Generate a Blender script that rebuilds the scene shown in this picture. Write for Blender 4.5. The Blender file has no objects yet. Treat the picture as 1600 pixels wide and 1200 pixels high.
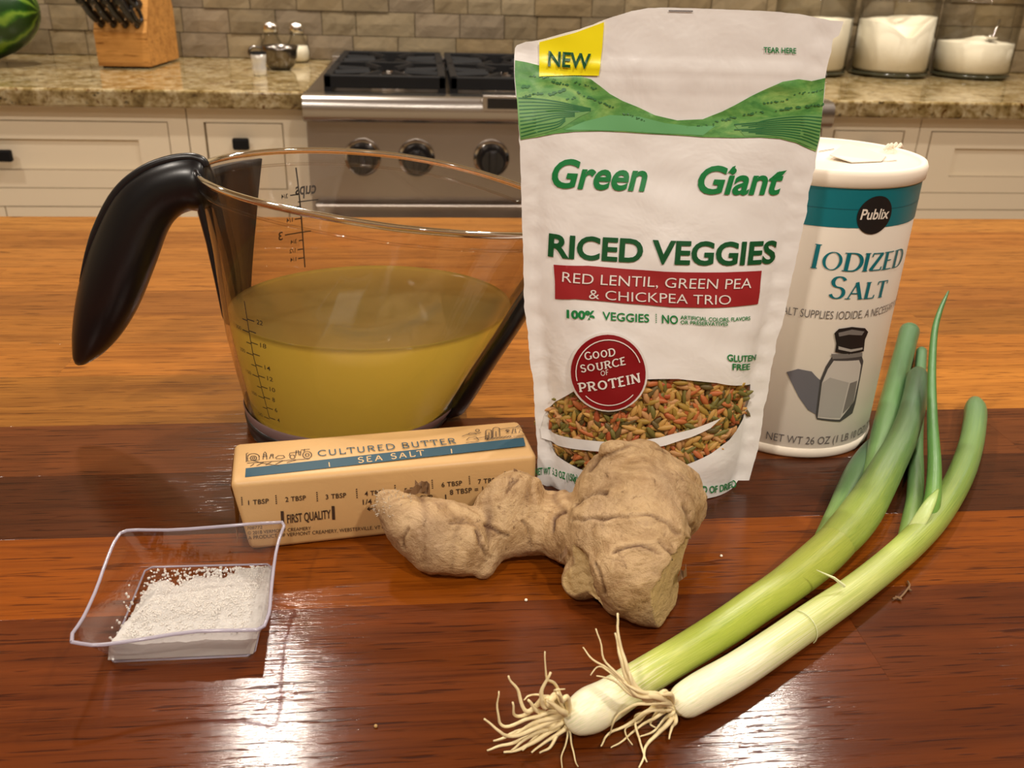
import bpy, bmesh, math, random
from mathutils import Vector, Matrix, noise
from mathutils.geometry import delaunay_2d_cdt, tessellate_polygon
C = bpy.context.scene.collection
sc = bpy.context.scene
PI = math.pi
# ---------------------------------------------------------------- camera
F = 1400.0
YAW, PITCH, ROLL, H = [math.radians(v) for v in (6.0, 25.2, 1.7)] + [0.21]
fw = Vector((math.sin(YAW)*math.cos(PITCH), math.cos(YAW)*math.cos(PITCH), -math.sin(PITCH)))
r0 = Vector((math.cos(YAW), -math.sin(YAW), 0)); u0 = r0.cross(fw)
rt = r0*math.cos(ROLL)+u0*math.sin(ROLL); up = -r0*math.sin(ROLL)+u0*math.cos(ROLL)
CAM = Vector((0, 0, H))
cd = bpy.data.cameras.new('camera'); cam = bpy.data.objects.new('camera', cd); C.objects.link(cam)
cd.sensor_width = 36; cd.lens = 36*F/1600; cd.clip_start = 0.01
cd.dof.use_dof = True; cd.dof.focus_distance = 0.35; cd.dof.aperture_fstop = 26.0
m = Matrix((rt, up, -fw)).transposed().to_4x4(); m.translation = CAM
cam.matrix_world = m; sc.camera = cam
# ---------------------------------------------------------------- world, lights, exposure
vs = sc.view_settings; vs.view_transform = 'Standard'; vs.look = 'None'; vs.gamma = 1.0; vs.exposure = 0.0; vs.use_curve_mapping = False
w = bpy.data.worlds.new('room_air'); sc.world = w; w.use_nodes = True
w.node_tree.nodes['Background'].inputs[0].default_value = (1.0, 0.82, 0.62, 1); w.node_tree.nodes['Background'].inputs[1].default_value = 0.03
def lamp(name, loc, power, rad, col=(1.0, 0.905, 0.79), spread=180, aim=None):
    l = bpy.data.lights.new(name, 'AREA'); l.shape = 'DISK'; l.size = rad*2; l.energy = power; l.color = col; l.spread = math.radians(spread)
    o = bpy.data.objects.new(name, l); C.objects.link(o); o.location = loc
    if aim: o.rotation_euler = (Vector(aim)-Vector(loc)).to_track_quat('-Z', 'Y').to_euler()
    return o
CEIL = 1.6
LIGHTS = [(-0.41, 1.73, 25), (0.82, 1.62, 25), (2.05, 1.6, 14), (-1.62, 1.65, 12),
          (-0.95, 0.60, 9), (0.95, 0.58, 9), (-0.70, -0.75, 20), (0.75, -0.75, 22), (0.0, -1.9, 20)]  # weakest pair, over the island's back, is added to brighten the cabinet fronts
for x, y, p in LIGHTS:
    lamp('ceiling_lamp', (x, y, CEIL-0.012), p, 0.06)
sc.cycles.use_denoising = True
sc.cycles.max_bounces = 14; sc.cycles.transparent_max_bounces = 24; sc.cycles.transmission_bounces = 12
sc.cycles.caustics_reflective = False; sc.cycles.sample_clamp_indirect = 6.0

# ---------------------------------------------------------------- pixel -> place
def ray(px, py): return fw + rt*((px-800)/F) - up*((py-600)/F)
def atz(px, py, z=0.0):
    d = ray(px, py); return CAM + d*((z-CAM.z)/d.z)
def aty(px, py, y):
    d = ray(px, py); return CAM + d*(y/d.y)
def proj(p):
    d = Vector(p)-CAM; z = d.dot(fw); return 800+F*d.dot(rt)/z, 600-F*d.dot(up)/z, z
# ---------------------------------------------------------------- materials
MATS = {}
def mat(name, col, rough=0.5, metal=0.0, **k):
    if name in MATS: return MATS[name]
    m = bpy.data.materials.new(name); m.use_nodes = True; MATS[name] = m
    b = m.node_tree.nodes['Principled BSDF']
    b.inputs['Base Color'].default_value = (*col, 1); b.inputs['Roughness'].default_value = rough; b.inputs['Metallic'].default_value = metal
    for kk, v in k.items(): b.inputs[kk.replace('_', ' ')].default_value = v
    return m
def srgb(r, g, b):
    f = lambda c: (c/255/12.92) if c/255 <= 0.04045 else ((c/255+0.055)/1.055)**2.4
    return (f(r), f(g), f(b))
class NT:
    def __init__(s, m): s.t = m.node_tree; s.b = s.t.nodes['Principled BSDF']
    def n(s, typ, **k):
        x = s.t.nodes.new(typ)
        for a, v in k.items():
            if a.startswith('i_'): x.inputs[int(a[2:])].default_value = v
            else: setattr(x, a, v)
        return x
    def l(s, a, b): s.t.links.new(a, b)
    def ramp(s, src, stops):
        r = s.n('ShaderNodeValToRGB'); e = r.color_ramp.elements
        while len(e) < len(stops): e.new(0.5)
        for q, (p, c) in zip(e, stops): q.position = p; q.color = (*c, 1) if len(c) == 3 else c
        s.l(src, r.inputs[0]); return r.outputs[0]
    def noise(s, vec, scale, detail=4, rough=0.5, dist=0):
        x = s.n('ShaderNodeTexNoise'); x.inputs['Scale'].default_value = scale; x.inputs['Detail'].default_value = detail
        x.inputs['Roughness'].default_value = rough; x.inputs['Distortion'].default_value = dist
        if vec is not None: s.l(vec, x.inputs['Vector'])
        return x.outputs[0]
    def coord(s, which='Object', scale=(1, 1, 1), addrand=False):
        tc = s.n('ShaderNodeTexCoord'); mp = s.n('ShaderNodeMapping'); mp.inputs['Scale'].default_value = scale
        s.l(tc.outputs[which], mp.inputs['Vector'])
        if addrand:
            oi = s.n('ShaderNodeObjectInfo'); mu = s.n('ShaderNodeMath', operation='MULTIPLY'); mu.inputs[1].default_value = 37.0
            s.l(oi.outputs['Random'], mu.inputs[0]); s.l(mu.outputs[0], mp.inputs['Location'])
        return mp.outputs[0]
    def mix(s, fac, a, b, mode='MIX'):
        x = s.n('ShaderNodeMix', data_type='RGBA', blend_type=mode)
        for sock, v in ((x.inputs[0], fac), (x.inputs[6], a), (x.inputs[7], b)):
            if hasattr(v, 'is_output'): s.l(v, sock)
            else: sock.default_value = v if isinstance(v, float) else (*v, 1)
        return x.outputs[2]
    def bump(s, h, strength=0.3, dist=0.001):
        x = s.n('ShaderNodeBump'); x.inputs['Strength'].default_value = strength; x.inputs['Distance'].default_value = dist
        s.l(h, x.inputs['Height']); s.l(x.outputs[0], s.b.inputs['Normal']); return x
def wood(name, rough=0.34, scale=1.0, bump=0.16, coat=0.6):
    m = mat(name, (1, 1, 1), rough); t = NT(m)
    oc = t.n('ShaderNodeObjectInfo').outputs['Color']
    g1 = t.noise(t.coord('Object', (3*scale, 50*scale, 50*scale), True), 2.2, 6, 0.62, 0.6)
    g2 = t.noise(t.coord('Object', (10*scale, 420*scale, 420*scale), True), 2.0, 5, 0.65, 0.2)
    g3 = t.noise(t.coord('Object', (34*scale, 620*scale, 400*scale), True), 1.3, 2, 0.5)
    a = t.ramp(g1, [(0.28, (0.66, 0.58, 0.52)), (0.5, (1, 1, 1)), (0.72, (1.22, 1.20, 1.12))])
    b = t.ramp(g2, [(0.30, (0.66, 0.60, 0.55)), (0.48, (1, 1, 1)), (0.7, (1.10, 1.10, 1.10))])
    c = t.ramp(g3, [(0.33, (0.30, 0.22, 0.18)), (0.40, (1, 1, 1))])
    col = t.mix(1.0, oc, a, 'MULTIPLY'); col = t.mix(1.0, col, b, 'MULTIPLY'); col = t.mix(0.8, col, c, 'MULTIPLY')
    t.l(col, t.b.inputs['Base Color'])
    g4 = t.noise(t.coord('Object', (26*scale, 330*scale, 100), True), 2.4, 4, 0.7)
    cp = t.ramp(g3, [(0.33, (0, 0, 0)), (0.42, (1, 1, 1))])
    ad = t.n('ShaderNodeMath', operation='ADD'); t.l(g4, ad.inputs[0]); t.l(cp, ad.inputs[1])
    bp = t.bump(ad.outputs[0], bump, 0.0005)
    t.l(bp.outputs[0], t.b.inputs['Coat Normal']); t.b.inputs['Coat Weight'].default_value = coat; t.b.inputs['Coat Roughness'].default_value = 0.11; t.b.inputs['Specular IOR Level'].default_value = 0.03
    return m
M = {}
M['wood'] = wood('oiled_butcher_block', rough=0.40)
M['kblock'] = wood('light_block_wood', rough=0.45, scale=0.5, bump=0.1, coat=0.0)
M['paint'] = mat('cream_paint', srgb(242, 228, 202), 0.45)
M['groove'] = mat('glazed_groove', srgb(120, 92, 60), 0.6)
M['iron'] = mat('black_iron', (0.005, 0.005, 0.006), 0.6, 0, Specular_IOR_Level=0.25)
M['enamel'] = mat('black_enamel', (0.006, 0.006, 0.007), 0.25)
M['blackplastic'] = mat('black_plastic', (0.010, 0.009, 0.010), 0.32)
M['handle'] = mat('soft_black_rubber', (0.006, 0.006, 0.007), 0.30)
M['chrome'] = mat('polished_steel', (0.75, 0.72, 0.68), 0.12, 1.0)
M['steel'] = mat('brushed_steel', (0.43, 0.40, 0.37), 0.26, 1.0)
t = NT(M['steel']); t.bump(t.noise(t.coord('Object', (400, 4, 900)), 3, 2), 0.05, 0.0003)
M['steel_dark'] = mat('dark_brushed_steel', (0.34, 0.30, 0.27), 0.28, 1.0)
M['wallpaint'] = mat('warm_wall_paint', srgb(170, 152, 122), 0.7)
M['ceilpaint'] = mat('white_ceiling_paint', srgb(212, 204, 190), 0.8)
M['floor'] = mat('dark_floor', srgb(110, 75, 45), 0.4)
def granite():
    m = mat('speckled_granite', (1, 1, 1), 0.10); t = NT(m)
    v = t.coord('Object')
    n1 = t.noise(v, 26, 6, 0.65, 0.5); n2 = t.noise(v, 90, 5, 0.7); n3 = t.noise(v, 42, 3, 0.6, 1.0)
    a = t.ramp(n1, [(0.32, srgb(104, 84, 44)), (0.45, srgb(150, 130, 86)), (0.56, srgb(186, 170, 134)), (0.7, srgb(128, 114, 82))])
    b = t.ramp(n2, [(0.30, srgb(52, 40, 30)), (0.40, srgb(190, 170, 130)), (0.55, (1, 1, 1))])
    c = t.ramp(n3, [(0.30, srgb(48, 34, 24)), (0.37, (1, 1, 1)), (0.63, (1, 1, 1)), (0.68, srgb(150, 104, 44))])
    col = t.mix(0.9, a, b, 'MULTIPLY'); col = t.mix(0.95, col, c, 'MULTIPLY')
    t.l(col, t.b.inputs['Base Color']); return m
M['granite'] = granite()
def stone():
    m = mat('split_face_travertine', (1, 1, 1), 0.75); t = NT(m)
    oc = t.n('ShaderNodeObjectInfo').outputs['Color']
    n = t.noise(t.coord('Object', (1, 1, 1.6), True), 22, 6, 0.65, 0.8)
    col = t.mix(1.0, oc, t.ramp(n, [(0.3, (0.70, 0.66, 0.60)), (0.5, (1, 1, 1)), (0.7, (1.14, 1.12, 1.08))]), 'MULTIPLY')
    t.l(col, t.b.inputs['Base Color']); t.bump(n, 0.4, 0.003); return m
M['stone'] = stone()
M['grout'] = mat('grout', srgb(120, 104, 76), 0.9)
def clear(name, tint=(1, 1, 1), rough=0.03, ior=1.45, gl=1.0, edge=None):
    """thin clear plastic or glass wall: clear with Fresnel gloss"""
    m = bpy.data.materials.new(name); m.use_nodes = True; t = m.node_tree; MATS[name] = m
    t.nodes.remove(t.nodes['Principled BSDF'])
    out = t.nodes['Material Output']; tr = t.nodes.new('ShaderNodeBsdfTransparent'); g = t.nodes.new('ShaderNodeBsdfGlossy')
    g.inputs['Roughness'].default_value = rough; g.inputs['Color'].default_value = (gl, gl, gl, 1)
    lf = t.nodes.new('ShaderNodeLayerWeight'); lf.inputs[0].default_value = 0.5
    pw = t.nodes.new('ShaderNodeMath'); pw.operation = 'POWER'; pw.inputs[1].default_value = 5.0; t.links.new(lf.outputs['Facing'], pw.inputs[0])
    fr = t.nodes.new('ShaderNodeMath'); fr.operation = 'MULTIPLY_ADD'; f0 = ((ior-1)/(ior+1))**2; fr.inputs[1].default_value = 0.75; fr.inputs[2].default_value = f0; fr.use_clamp = True
    t.links.new(pw.outputs[0], fr.inputs[0])
    mx = t.nodes.new('ShaderNodeMixShader'); t.links.new(fr.outputs[0], mx.inputs[0]); t.links.new(tr.outputs[0], mx.inputs[1]); t.links.new(g.outputs[0], mx.inputs[2])
    tr.inputs[0].default_value = (*tint, 1)
    if edge:
        lw = t.nodes.new('ShaderNodeLayerWeight'); lw.inputs[0].default_value = 0.25
        mc = t.nodes.new('ShaderNodeMix'); mc.data_type = 'RGBA'; t.links.new(lw.outputs['Facing'], mc.inputs[0])
        mc.inputs[6].default_value = (*tint, 1); mc.inputs[7].default_value = (*edge, 1); t.links.new(mc.outputs[2], tr.inputs[0])
    t.links.new(mx.outputs[0], out.inputs[0]); return m
M['cupclear'] = clear('clear_plastic', (0.97, 0.955, 0.94), 0.04, 1.46, 1.0, (0.62, 0.56, 0.50))
M['rimclear'] = mat('clear_plastic_rim', (0.95, 0.90, 0.88), 0.05, 0, Transmission_Weight=1.0, IOR=1.47)
M['dishclear'] = clear('thin_clear_plastic', (0.985, 0.98, 0.985), 0.05, 1.45, 1.0, (0.80, 0.78, 0.80))
M['dishrim'] = clear('clear_plastic_edge', (0.80, 0.78, 0.84), 0.12, 1.6, 1.0, (0.45, 0.43, 0.50))
_t = M['dishrim'].node_tree; _o = _t.nodes['Material Output']; _d = _t.nodes.new('ShaderNodeBsdfDiffuse'); _d.inputs[0].default_value = (0.62, 0.58, 0.68, 1); _m = _t.nodes.new('ShaderNodeMixShader'); _m.inputs[0].default_value = 0.45
_t.links.new(_o.inputs[0].links[0].from_socket, _m.inputs[1]); _t.links.new(_d.outputs[0], _m.inputs[2]); _t.links.new(_m.outputs[0], _o.inputs[0])
M['jarglass'] = clear('jar_glass', (0.965, 0.96, 0.93), 0.03, 1.5, 1.0, (0.12, 0.11, 0.08))
M['film'] = clear('clear_pouch_film', (0.97, 0.96, 0.94), 0.12, 1.35, 0.8)
M['flour'] = mat('white_flour', srgb(250, 242, 222), 0.95)
M['ink'] = mat('black_ink', (0.02, 0.016, 0.014), 0.6)
# ---------------------------------------------------------------- object helpers
def wloc(p):
    v = Vector()
    while p is not None: v += p.location; p = p.parent
    return v
def obj(name, verts, faces, mt, parent=None, smooth=False, idx=None, origin=None, color=None):
    me = bpy.data.meshes.new(name)
    off = wloc(parent); o_ = Vector(origin) if origin is not None else None
    if o_ is None and parent is None:
        n = len(verts); mn = [min(v[i] for v in verts) for i in range(3)]; mx = [max(v[i] for v in verts) for i in range(3)]
        o_ = Vector(((mn[0]+mx[0])/2, (mn[1]+mx[1])/2, mn[2]))
    if o_ is None: o_ = off
    me.from_pydata([tuple(Vector(v)-o_) for v in verts], [], [tuple(f) for f in faces])
    for q in (mt if isinstance(mt, (list, tuple)) else [mt]): me.materials.append(q)
    if idx: me.polygons.foreach_set('material_index', idx)
    if smooth: me.polygons.foreach_set('use_smooth', [True]*len(me.polygons))
    me.update()
    o = bpy.data.objects.new(name, me); C.objects.link(o); o.parent = parent; o.location = o_-off
    if color: o.color = (*color, 1)
    return o
def thing(name, label, cat, loc=(0, 0, 0), group=None):
    o = bpy.data.objects.new(name, None); C.objects.link(o); o.location = loc; o.empty_display_size = 0.02
    o['label'] = label; o['category'] = cat
    if group: o['group'] = group
    return o
def tag(o, label, cat, group=None, kind=None):
    o['label'] = label; o['category'] = cat
    if group: o['group'] = group
    if kind: o['kind'] = kind
    return o
class MB:
    def __init__(s): s.v = []; s.f = []; s.i = []
    def add(s, v, f, mi=0):
        n = len(s.v); s.v += [Vector(q) for q in v]; s.f += [tuple(a+n for a in q) for q in f]; s.i += [mi]*len(f); return s
    def box(s, a, b, bev=0.0, mi=0):
        x0, y0, z0 = a; x1, y1, z1 = b
        bm = bmesh.new(); bmesh.ops.create_cube(bm, size=1)
        for v in bm.verts: v.co = Vector(((x0+x1)/2+v.co.x*(x1-x0), (y0+y1)/2+v.co.y*(y1-y0), (z0+z1)/2+v.co.z*(z1-z0)))
        if bev: bmesh.ops.bevel(bm, geom=bm.edges[:], offset=bev, segments=2, profile=0.5, affect='EDGES')
        bm.verts.index_update(); s.add([v.co.copy() for v in bm.verts], [[v.index for v in f.verts] for f in bm.faces], mi); bm.free(); return s
    def lathe(s, c, prof, n=32, mi=0, cap0=True, cap1=True):
        v = []; f = []
        for r, z in prof:
            for k in range(n): a = 2*PI*k/n; v.append((c[0]+r*math.cos(a), c[1]+r*math.sin(a), c[2]+z))
        for j in range(len(prof)-1):
            for k in range(n): f.append((j*n+k, j*n+(k+1) % n, (j+1)*n+(k+1) % n, (j+1)*n+k))
        if cap0: f.append(tuple(range(n-1, -1, -1)))
        if cap1: f.append(tuple(range((len(prof)-1)*n, len(prof)*n)))
        return s.add(v, f, mi)
    def cyl(s, a, b, r, n=16, mi=0, r2=None):
        return s.tube([a, b], [r, r if r2 is None else r2], n, mi)
    def tube(s, pts, rad, n=10, mi=0, cap=True, sec=None, upv=None):
        """sweep; sec=(sa,sb) scales of the section across / along up"""
        pts = [Vector(p) for p in pts]; N = len(pts); v = []; f = []
        if not hasattr(rad, '__len__'): rad = [rad]*N
        T = [(pts[min(i+1, N-1)]-pts[max(i-1, 0)]).normalized() for i in range(N)]
        u = Vector(upv) if upv else (Vector((0, 0, 1)) if abs(T[0].z) < 0.9 else Vector((0, 1, 0)))
        for i in range(N):
            u = (u-T[i]*u.dot(T[i])).normalized(); w_ = T[i].cross(u)
            sa, sb = (sec[i] if sec and hasattr(sec[0], '__len__') else sec) if sec else (1, 1)
            for k in range(n):
                a = 2*PI*k/n; v.append(pts[i]+(w_*math.cos(a)*sa+u*math.sin(a)*sb)*rad[i])
        for i in range(N-1):
            for k in range(n): f.append((i*n+k, i*n+(k+1) % n, (i+1)*n+(k+1) % n, (i+1)*n+k))
        if cap: f.append(tuple(range(n-1, -1, -1))); f.append(tuple(range((N-1)*n, N*n)))
        return s.add(v, f, mi)
    def build(s, name, mt, parent=None, smooth=False, **k):
        o = obj(name, s.v, s.f, mt, parent, smooth, s.i, **k)
        return o
def shade(o, ang=35):
    me = o.data; me.polygons.foreach_set('use_smooth', [True]*len(me.polygons))
    bm = bmesh.new(); bm.from_mesh(me)
    for e in bm.edges:
        e.smooth = not (len(e.link_faces) == 2 and e.link_faces[0].normal.angle(e.link_faces[1].normal, 0) > math.radians(ang))
    bm.to_mesh(me); bm.free(); return o
def catmull(P, n=8):
    P = [Vector(p) for p in P]; out = []
    Q = [P[0]*2-P[1]]+P+[P[-1]*2-P[-2]]
    for i in range(1, len(Q)-2):
        for k in range(n):
            t = k/n; a, b, c, d = Q[i-1:i+3]
            out.append(0.5*((2*b)+(c-a)*t+(2*a-5*b+4*c-d)*t*t+(3*b-a-3*c+d)*t**3))
    out.append(P[-1]); return out
def lerp(xs, ys, x):
    if x <= xs[0]: return ys[0]
    for i in range(len(xs)-1):
        if x <= xs[i+1]: k = (x-xs[i])/(xs[i+1]-xs[i]); return ys[i]+(ys[i+1]-ys[i])*k
    return ys[-1]
def sstep(a, b, x):
    t = min(1, max(0, (x-a)/(b-a))); return t*t*(3-2*t)
# ================================================================ THE ROOM
def struct(o): o['kind'] = 'structure'; return o
FZ = -0.915; WY = 2.17; XL, XR, YR = -2.6, 3.2, -3.0
struct(MB().box((XL-0.1, YR-0.1, FZ-0.1), (XR+0.1, WY+0.15, FZ)).build('floor', M['floor']))
struct(MB().box((XL-0.1, YR-0.1, CEIL), (XR+0.1, WY+0.15, CEIL+0.1)).build('ceiling', M['ceilpaint']))
struct(MB().box((XL-0.1, YR-0.1, FZ), (XL, WY+0.15, CEIL)).build('wall_left', M['wallpaint']))
struct(MB().box((XR, YR-0.1, FZ), (XR+0.1, WY+0.15, CEIL)).build('wall_right', M['wallpaint']))
struct(MB().box((XL, YR-0.1, FZ), (XR, YR, CEIL)).build('wall_front', M['wallpaint']))
wb = struct(MB().box((XL, WY, FZ), (XR, WY+0.1, CEIL)).build('wall_back', [M['grout']]))
rnd = random.Random(5)
TW, TH = 0.100, 0.0505
for r in range(6):
    x = -1.18+(0.05 if r % 2 else 0)+rnd.uniform(-0.008, 0.008); z = 0.001+r*TH
    while x < 1.75:
        wd = TW*rnd.choice([1, 1, 1, 0.75, 1.3]); d = rnd.uniform(0.006, 0.010)
        mb = MB(); x0, x1, z0, z1 = x+0.0008, x+wd-0.0008, z+0.0008, z+TH-0.0008
        nx, nz = 4, 2; vv = []
        for j in range(nz+1):
            for i in range(nx+1):
                e = (i in (0, nx)) or (j in (0, nz))
                vv.append((x0+(x1-x0)*i/nx+(0 if e else rnd.uniform(-.004, .004)), WY-d+(0.0015 if e else rnd.uniform(-0.0012, 0.0006)), z0+(z1-z0)*j/nz))
        ff = [(j*(nx+1)+i, j*(nx+1)+i+1, (j+1)*(nx+1)+i+1, (j+1)*(nx+1)+i) for j in range(nz) for i in range(nx)]
        mb.add(vv, ff)
        a = len(mb.v); mb.v += [Vector((x0, WY+.001, z0)), Vector((x1, WY+.001, z0)), Vector((x1, WY+.001, z1)), Vector((x0, WY+.001, z1))]
        b0 = list(range(nx+1)); t0 = [nz*(nx+1)+i for i in range(nx+1)]
        mb.f += [tuple([a, a+1]+b0[::-1]), tuple(t0+[a+2, a+3]), (0, nx+1, 2*(nx+1), a+3, a), (nx, a+1, a+2, nz*(nx+1)+nx, (nx+1)+nx)]; mb.i += [0]*4
        base = rnd.choice([(188, 164, 122), (180, 158, 120), (194, 172, 132), (174, 148, 104), (184, 162, 130), (168, 146, 108)])
        k = rnd.uniform(0.66, 0.74); mb.build('tile', M['stone'], wb, color=srgb(*[c*k for c in base]))
        x += wd
# ceiling light fittings, with the added pair over the island's back
LL = ['above the left end of the range', 'above the right end of the range', 'above the right counter, near the glass jars', 'above the left counter, near the watermelon', 'added above the left back part of the island to brighten the cabinets', 'added above the right back part of the island to brighten the cabinets', 'above the left front part of the island', 'above the right front part of the island', 'farthest behind the island, alone in the middle']
for i, (x, y, p) in enumerate(LIGHTS):
    t = thing('recessed_light', 'round recessed ceiling light '+LL[i], 'light', (x, y, CEIL), 'recessed ceiling lights')
    mb = MB(); mb.lathe((x, y, CEIL), [(0.062, -0.004), (0.085, -0.006), (0.09, 0.0)], 32, cap0=False, cap1=False)
    mb.build('trim_ring', M['ceilpaint'], t, True)
# ================================================================ BACK COUNTER, CABINETS
CY = 1.62; FY = 1.655; SX0, SX1 = -0.198, 0.717
def counter(x0, x1, label):
    o = MB().box((x0, CY, -0.030), (x1, WY-0.001, 0.0), 0.004).build('granite_countertop', M['granite'])
    tag(o, label, 'countertop')
counter(-2.5, SX0-0.002, 'speckled beige granite countertop left of the range, under the knife block')
counter(SX1+0.002, 3.1, 'speckled beige granite countertop right of the range, under the flour jars')
def frame_slab(x0, x1, z0, z1, y, th, parent, name, panel=True):
    """inset drawer or door front: slab with a recessed centre panel"""
    mb = MB(); b = 0.052 if (x1-x0) > 0.2 else 0.0
    hz = 0.030 if (z1-z0) < 0.16 else 0.055
    if not b or not panel:
        mb.box((x0, y, z0), (x1, y+th, z1), 0.001)
    else:
        mb.box((x0, y, z0), (x0+b, y+th, z1)); mb.box((x1-b, y, z0), (x1, y+th, z1))
        mb.box((x0+b, y, z0), (x1-b, y+th, z0+hz)); mb.box((x0+b, y, z1-hz), (x1-b, y+th, z1))
        mb.box((x0+b, y+0.007, z0+hz), (x1-b, y+th, z1-hz))
        s = 0.0012
        mb.box((x0+b, y+0.0055, z1-hz-s), (x1-b, y+0.008, z1-hz), mi=1); mb.box((x1-b-s, y+0.0055, z0+hz), (x1-b, y+0.008, z1-hz), mi=1)
        mb.box((x0+b, y+0.0055, z0+hz), (x1-b, y+0.008, z0+hz+s*.6), mi=1)
    return mb.build(name, [M['paint'], M['groove']], parent)
def pull(x, z, y, parent, wd=0.03, hh=0.020):
    mb = MB(); mb.box((x-wd/2, y-0.026, z-hh/2), (x+wd/2, y-0.014, z+hh/2), 0.003)
    mb.box((x-min(wd/2, .006), y-0.016, z-0.005), (x+min(wd/2, .006), y, z+0.005))
    mb.build('handle', M['iron'], parent)
def cabinet(x0, x1, drawers, label, pulls, small):
    t = thing('base_cabinet', label, 'cabinet', ((x0+x1)/2, 1.9, FZ), 'cream base cabinets along the back wall')
    mb = MB(); mb.box((x0, FY+0.022, FZ+0.1), (x1, WY-0.002, -0.031))      # carcass
    zt = -0.0595; zb = -0.174
    xs = [x0]+[v for d in drawers for v in d]+[x1]
    mb.box((x0, FY, zt+0.002), (x1, FY+0.022, -0.031))                    # rails
    mb.box((x0, FY, zb-0.033), (x1, FY+0.022, zb-0.0015))
    for a, b in zip(xs[::2], xs[1::2]): mb.box((a, FY-0.0003, -0.8), (b-0.0015 if b != x1 else b, FY+0.022, zt+0.002))
    mb.box((x0, FY, FZ+0.1), (x1, FY+0.022, -0.8001)); mb.box((x0, FY+0.06, FZ), (x1, WY-0.002, FZ+0.1))
    for a, b in drawers: mb.box((a-0.002, FY+0.012, -0.8), (b+0.002, FY+0.0225, zt+0.003), mi=1)
    mb.build('body', [M['paint'], M['groove']], t)
    for (a, b), px in zip(drawers, pulls):
        d = frame_slab(a+0.002, b-0.002, zb, zt, FY+0.001, 0.019, t, 'drawer')
        if px is not None: pull(px, (zt+zb)/2+(0.002 if not small else 0.026), FY, d, 0.10 if (b-a) > 0.2 else 0.028)
        mid = (a+b)/2
        if b-a > 0.4:
            for q0, q1, hx in ((a+0.002, mid-0.001, mid-0.04), (mid+0.001, b-0.002, mid+0.04)):
                dd = frame_slab(q0, q1, -0.795, zb-0.035, FY+0.001, 0.019, t, 'door'); pull(hx, -0.40, FY, dd, 0.02, 0.06)
        else:
            dd = frame_slab(a+0.002, b-0.002, -0.795, zb-0.035, FY+0.001, 0.019, t, 'door'); pull(b-0.03, -0.40, FY, dd, 0.02, 0.06)
    return t
cabinet(-1.08, -0.411, [(-1.045, -0.443)], 'wide cream cabinet left of the range below the knife block, with a recessed drawer', [-0.755], False)
cabinet(-0.409, SX0-0.002, [(-0.381, -0.246)], 'narrow cream cabinet beside the left side of the range', [-0.318], True)
cabinet(SX1+0.002, 0.932, [(0.766, 0.905)], 'narrow cream cabinet beside the right side of the range', [0.836], True)
cabinet(0.934, 1.62, [(0.958, 1.585)], 'wide cream cabinet right of the range below the flour jars', [1.27], False)
# ================================================================ RANGE
rg = thing('kitchen_range', 'stainless steel gas range with black grates between the granite counters', 'range', ((SX0+SX1)/2, 1.9, FZ))
mb = MB(); mb.box((SX0, 1.605, FZ+0.1), (SX1, WY-0.03, -0.012)); mb.box((SX0+0.05, 1.66, FZ), (SX1-0.05, WY-0.05, FZ+0.1)); mb.build('body', M['steel_dark'], rg)
mb = MB(); mb.box((SX0+0.002, 1.60, -0.012), (SX1-0.002, WY-0.035, 0.004), 0.002); mb.build('cooktop', M['steel_dark'], rg)
mb = MB(); mb.box((SX0+0.004, 2.07, 0.004), (SX1-0.004, WY-0.02, 0.018), 0.002); mb.build('rear_trim', M['steel'], rg)
# bullnose rail in front
prof = [(1.602, 0.004), (1.582, 0.004), (1.570, 0.002), (1.562, -0.004), (1.558, -0.014), (1.558, -0.030), (1.562, -0.038), (1.575, -0.042), (1.606, -0.044), (1.606, 0.004)]
v = []; xs = [SX0, SX1]
for x in xs: v += [(x, a, b) for a, b in prof]
n = len(prof); f = [(i, (i+1) % n, n+(i+1) % n, n+i) for i in range(n)]+[tuple(range(n))[::-1], tuple(range(n, 2*n))]
shade(obj('front_rail', v, f, M['steel'], rg), 50)
mb = MB(); mb.box((0.100, 1.5575, -0.020), (0.42, 1.60, 0.008), 0.002); dsp = mb.build('display_housing', M['steel'], rg)
mb = MB(); mb.box((0.108, 1.5565, -0.014), (0.412, 1.558, 0.003), 0.0005); mb.build('display', M['enamel'], dsp)
mb = MB(); mb.add([(SX0, 1.600, -0.044), (SX1, 1.600, -0.044), (SX1, 1.588, -0.170), (SX0, 1.588, -0.170), (SX0, 1.606, -0.044), (SX1, 1.606, -0.044), (SX1, 1.606, -0.170), (SX0, 1.606, -0.170)],
    [(0, 3, 2, 1), (4, 5, 6, 7), (0, 1, 5, 4), (3, 7, 6, 2), (0, 4, 7, 3), (1, 2, 6, 5)]); mb.build('control_panel', M['steel_dark'], rg)
for x in (-0.105, -0.012, 0.119, 0.210, 0.305, 0.396, 0.527, 0.62):
    z = -0.104; yk = 1.594
    k = MB(); k.tube([(x, yk+0.004, z), (x, yk-0.006, z)], [0.033, 0.031], 28); k.build('knob_bezel', M['chrome'], rg, True)
    kn = MB(); kn.tube([(x, yk-0.004, z), (x, yk-0.016, z), (x, yk-0.034, z), (x, yk-0.037, z)], [0.027, 0.026, 0.022, 0.019], 24)
    kn.box((x-0.006, yk-0.045, z-0.02), (x+0.006, yk-0.03, z+0.02), 0.002); o = kn.build('knob', M['blackplastic'], rg); shade(o, 40)
mb = MB(); mb.box((SX0+0.006, 1.578, -0.80), (SX1-0.006, 1.606, -0.182), 0.004); od = mb.build('oven_door', M['steel_dark'], rg)
mb = MB(); mb.box((SX0+0.16, 1.576, -0.68), (SX1-0.16, 1.58, -0.36), 0.001); mb.build('oven_window', M['enamel'], od)
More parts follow.
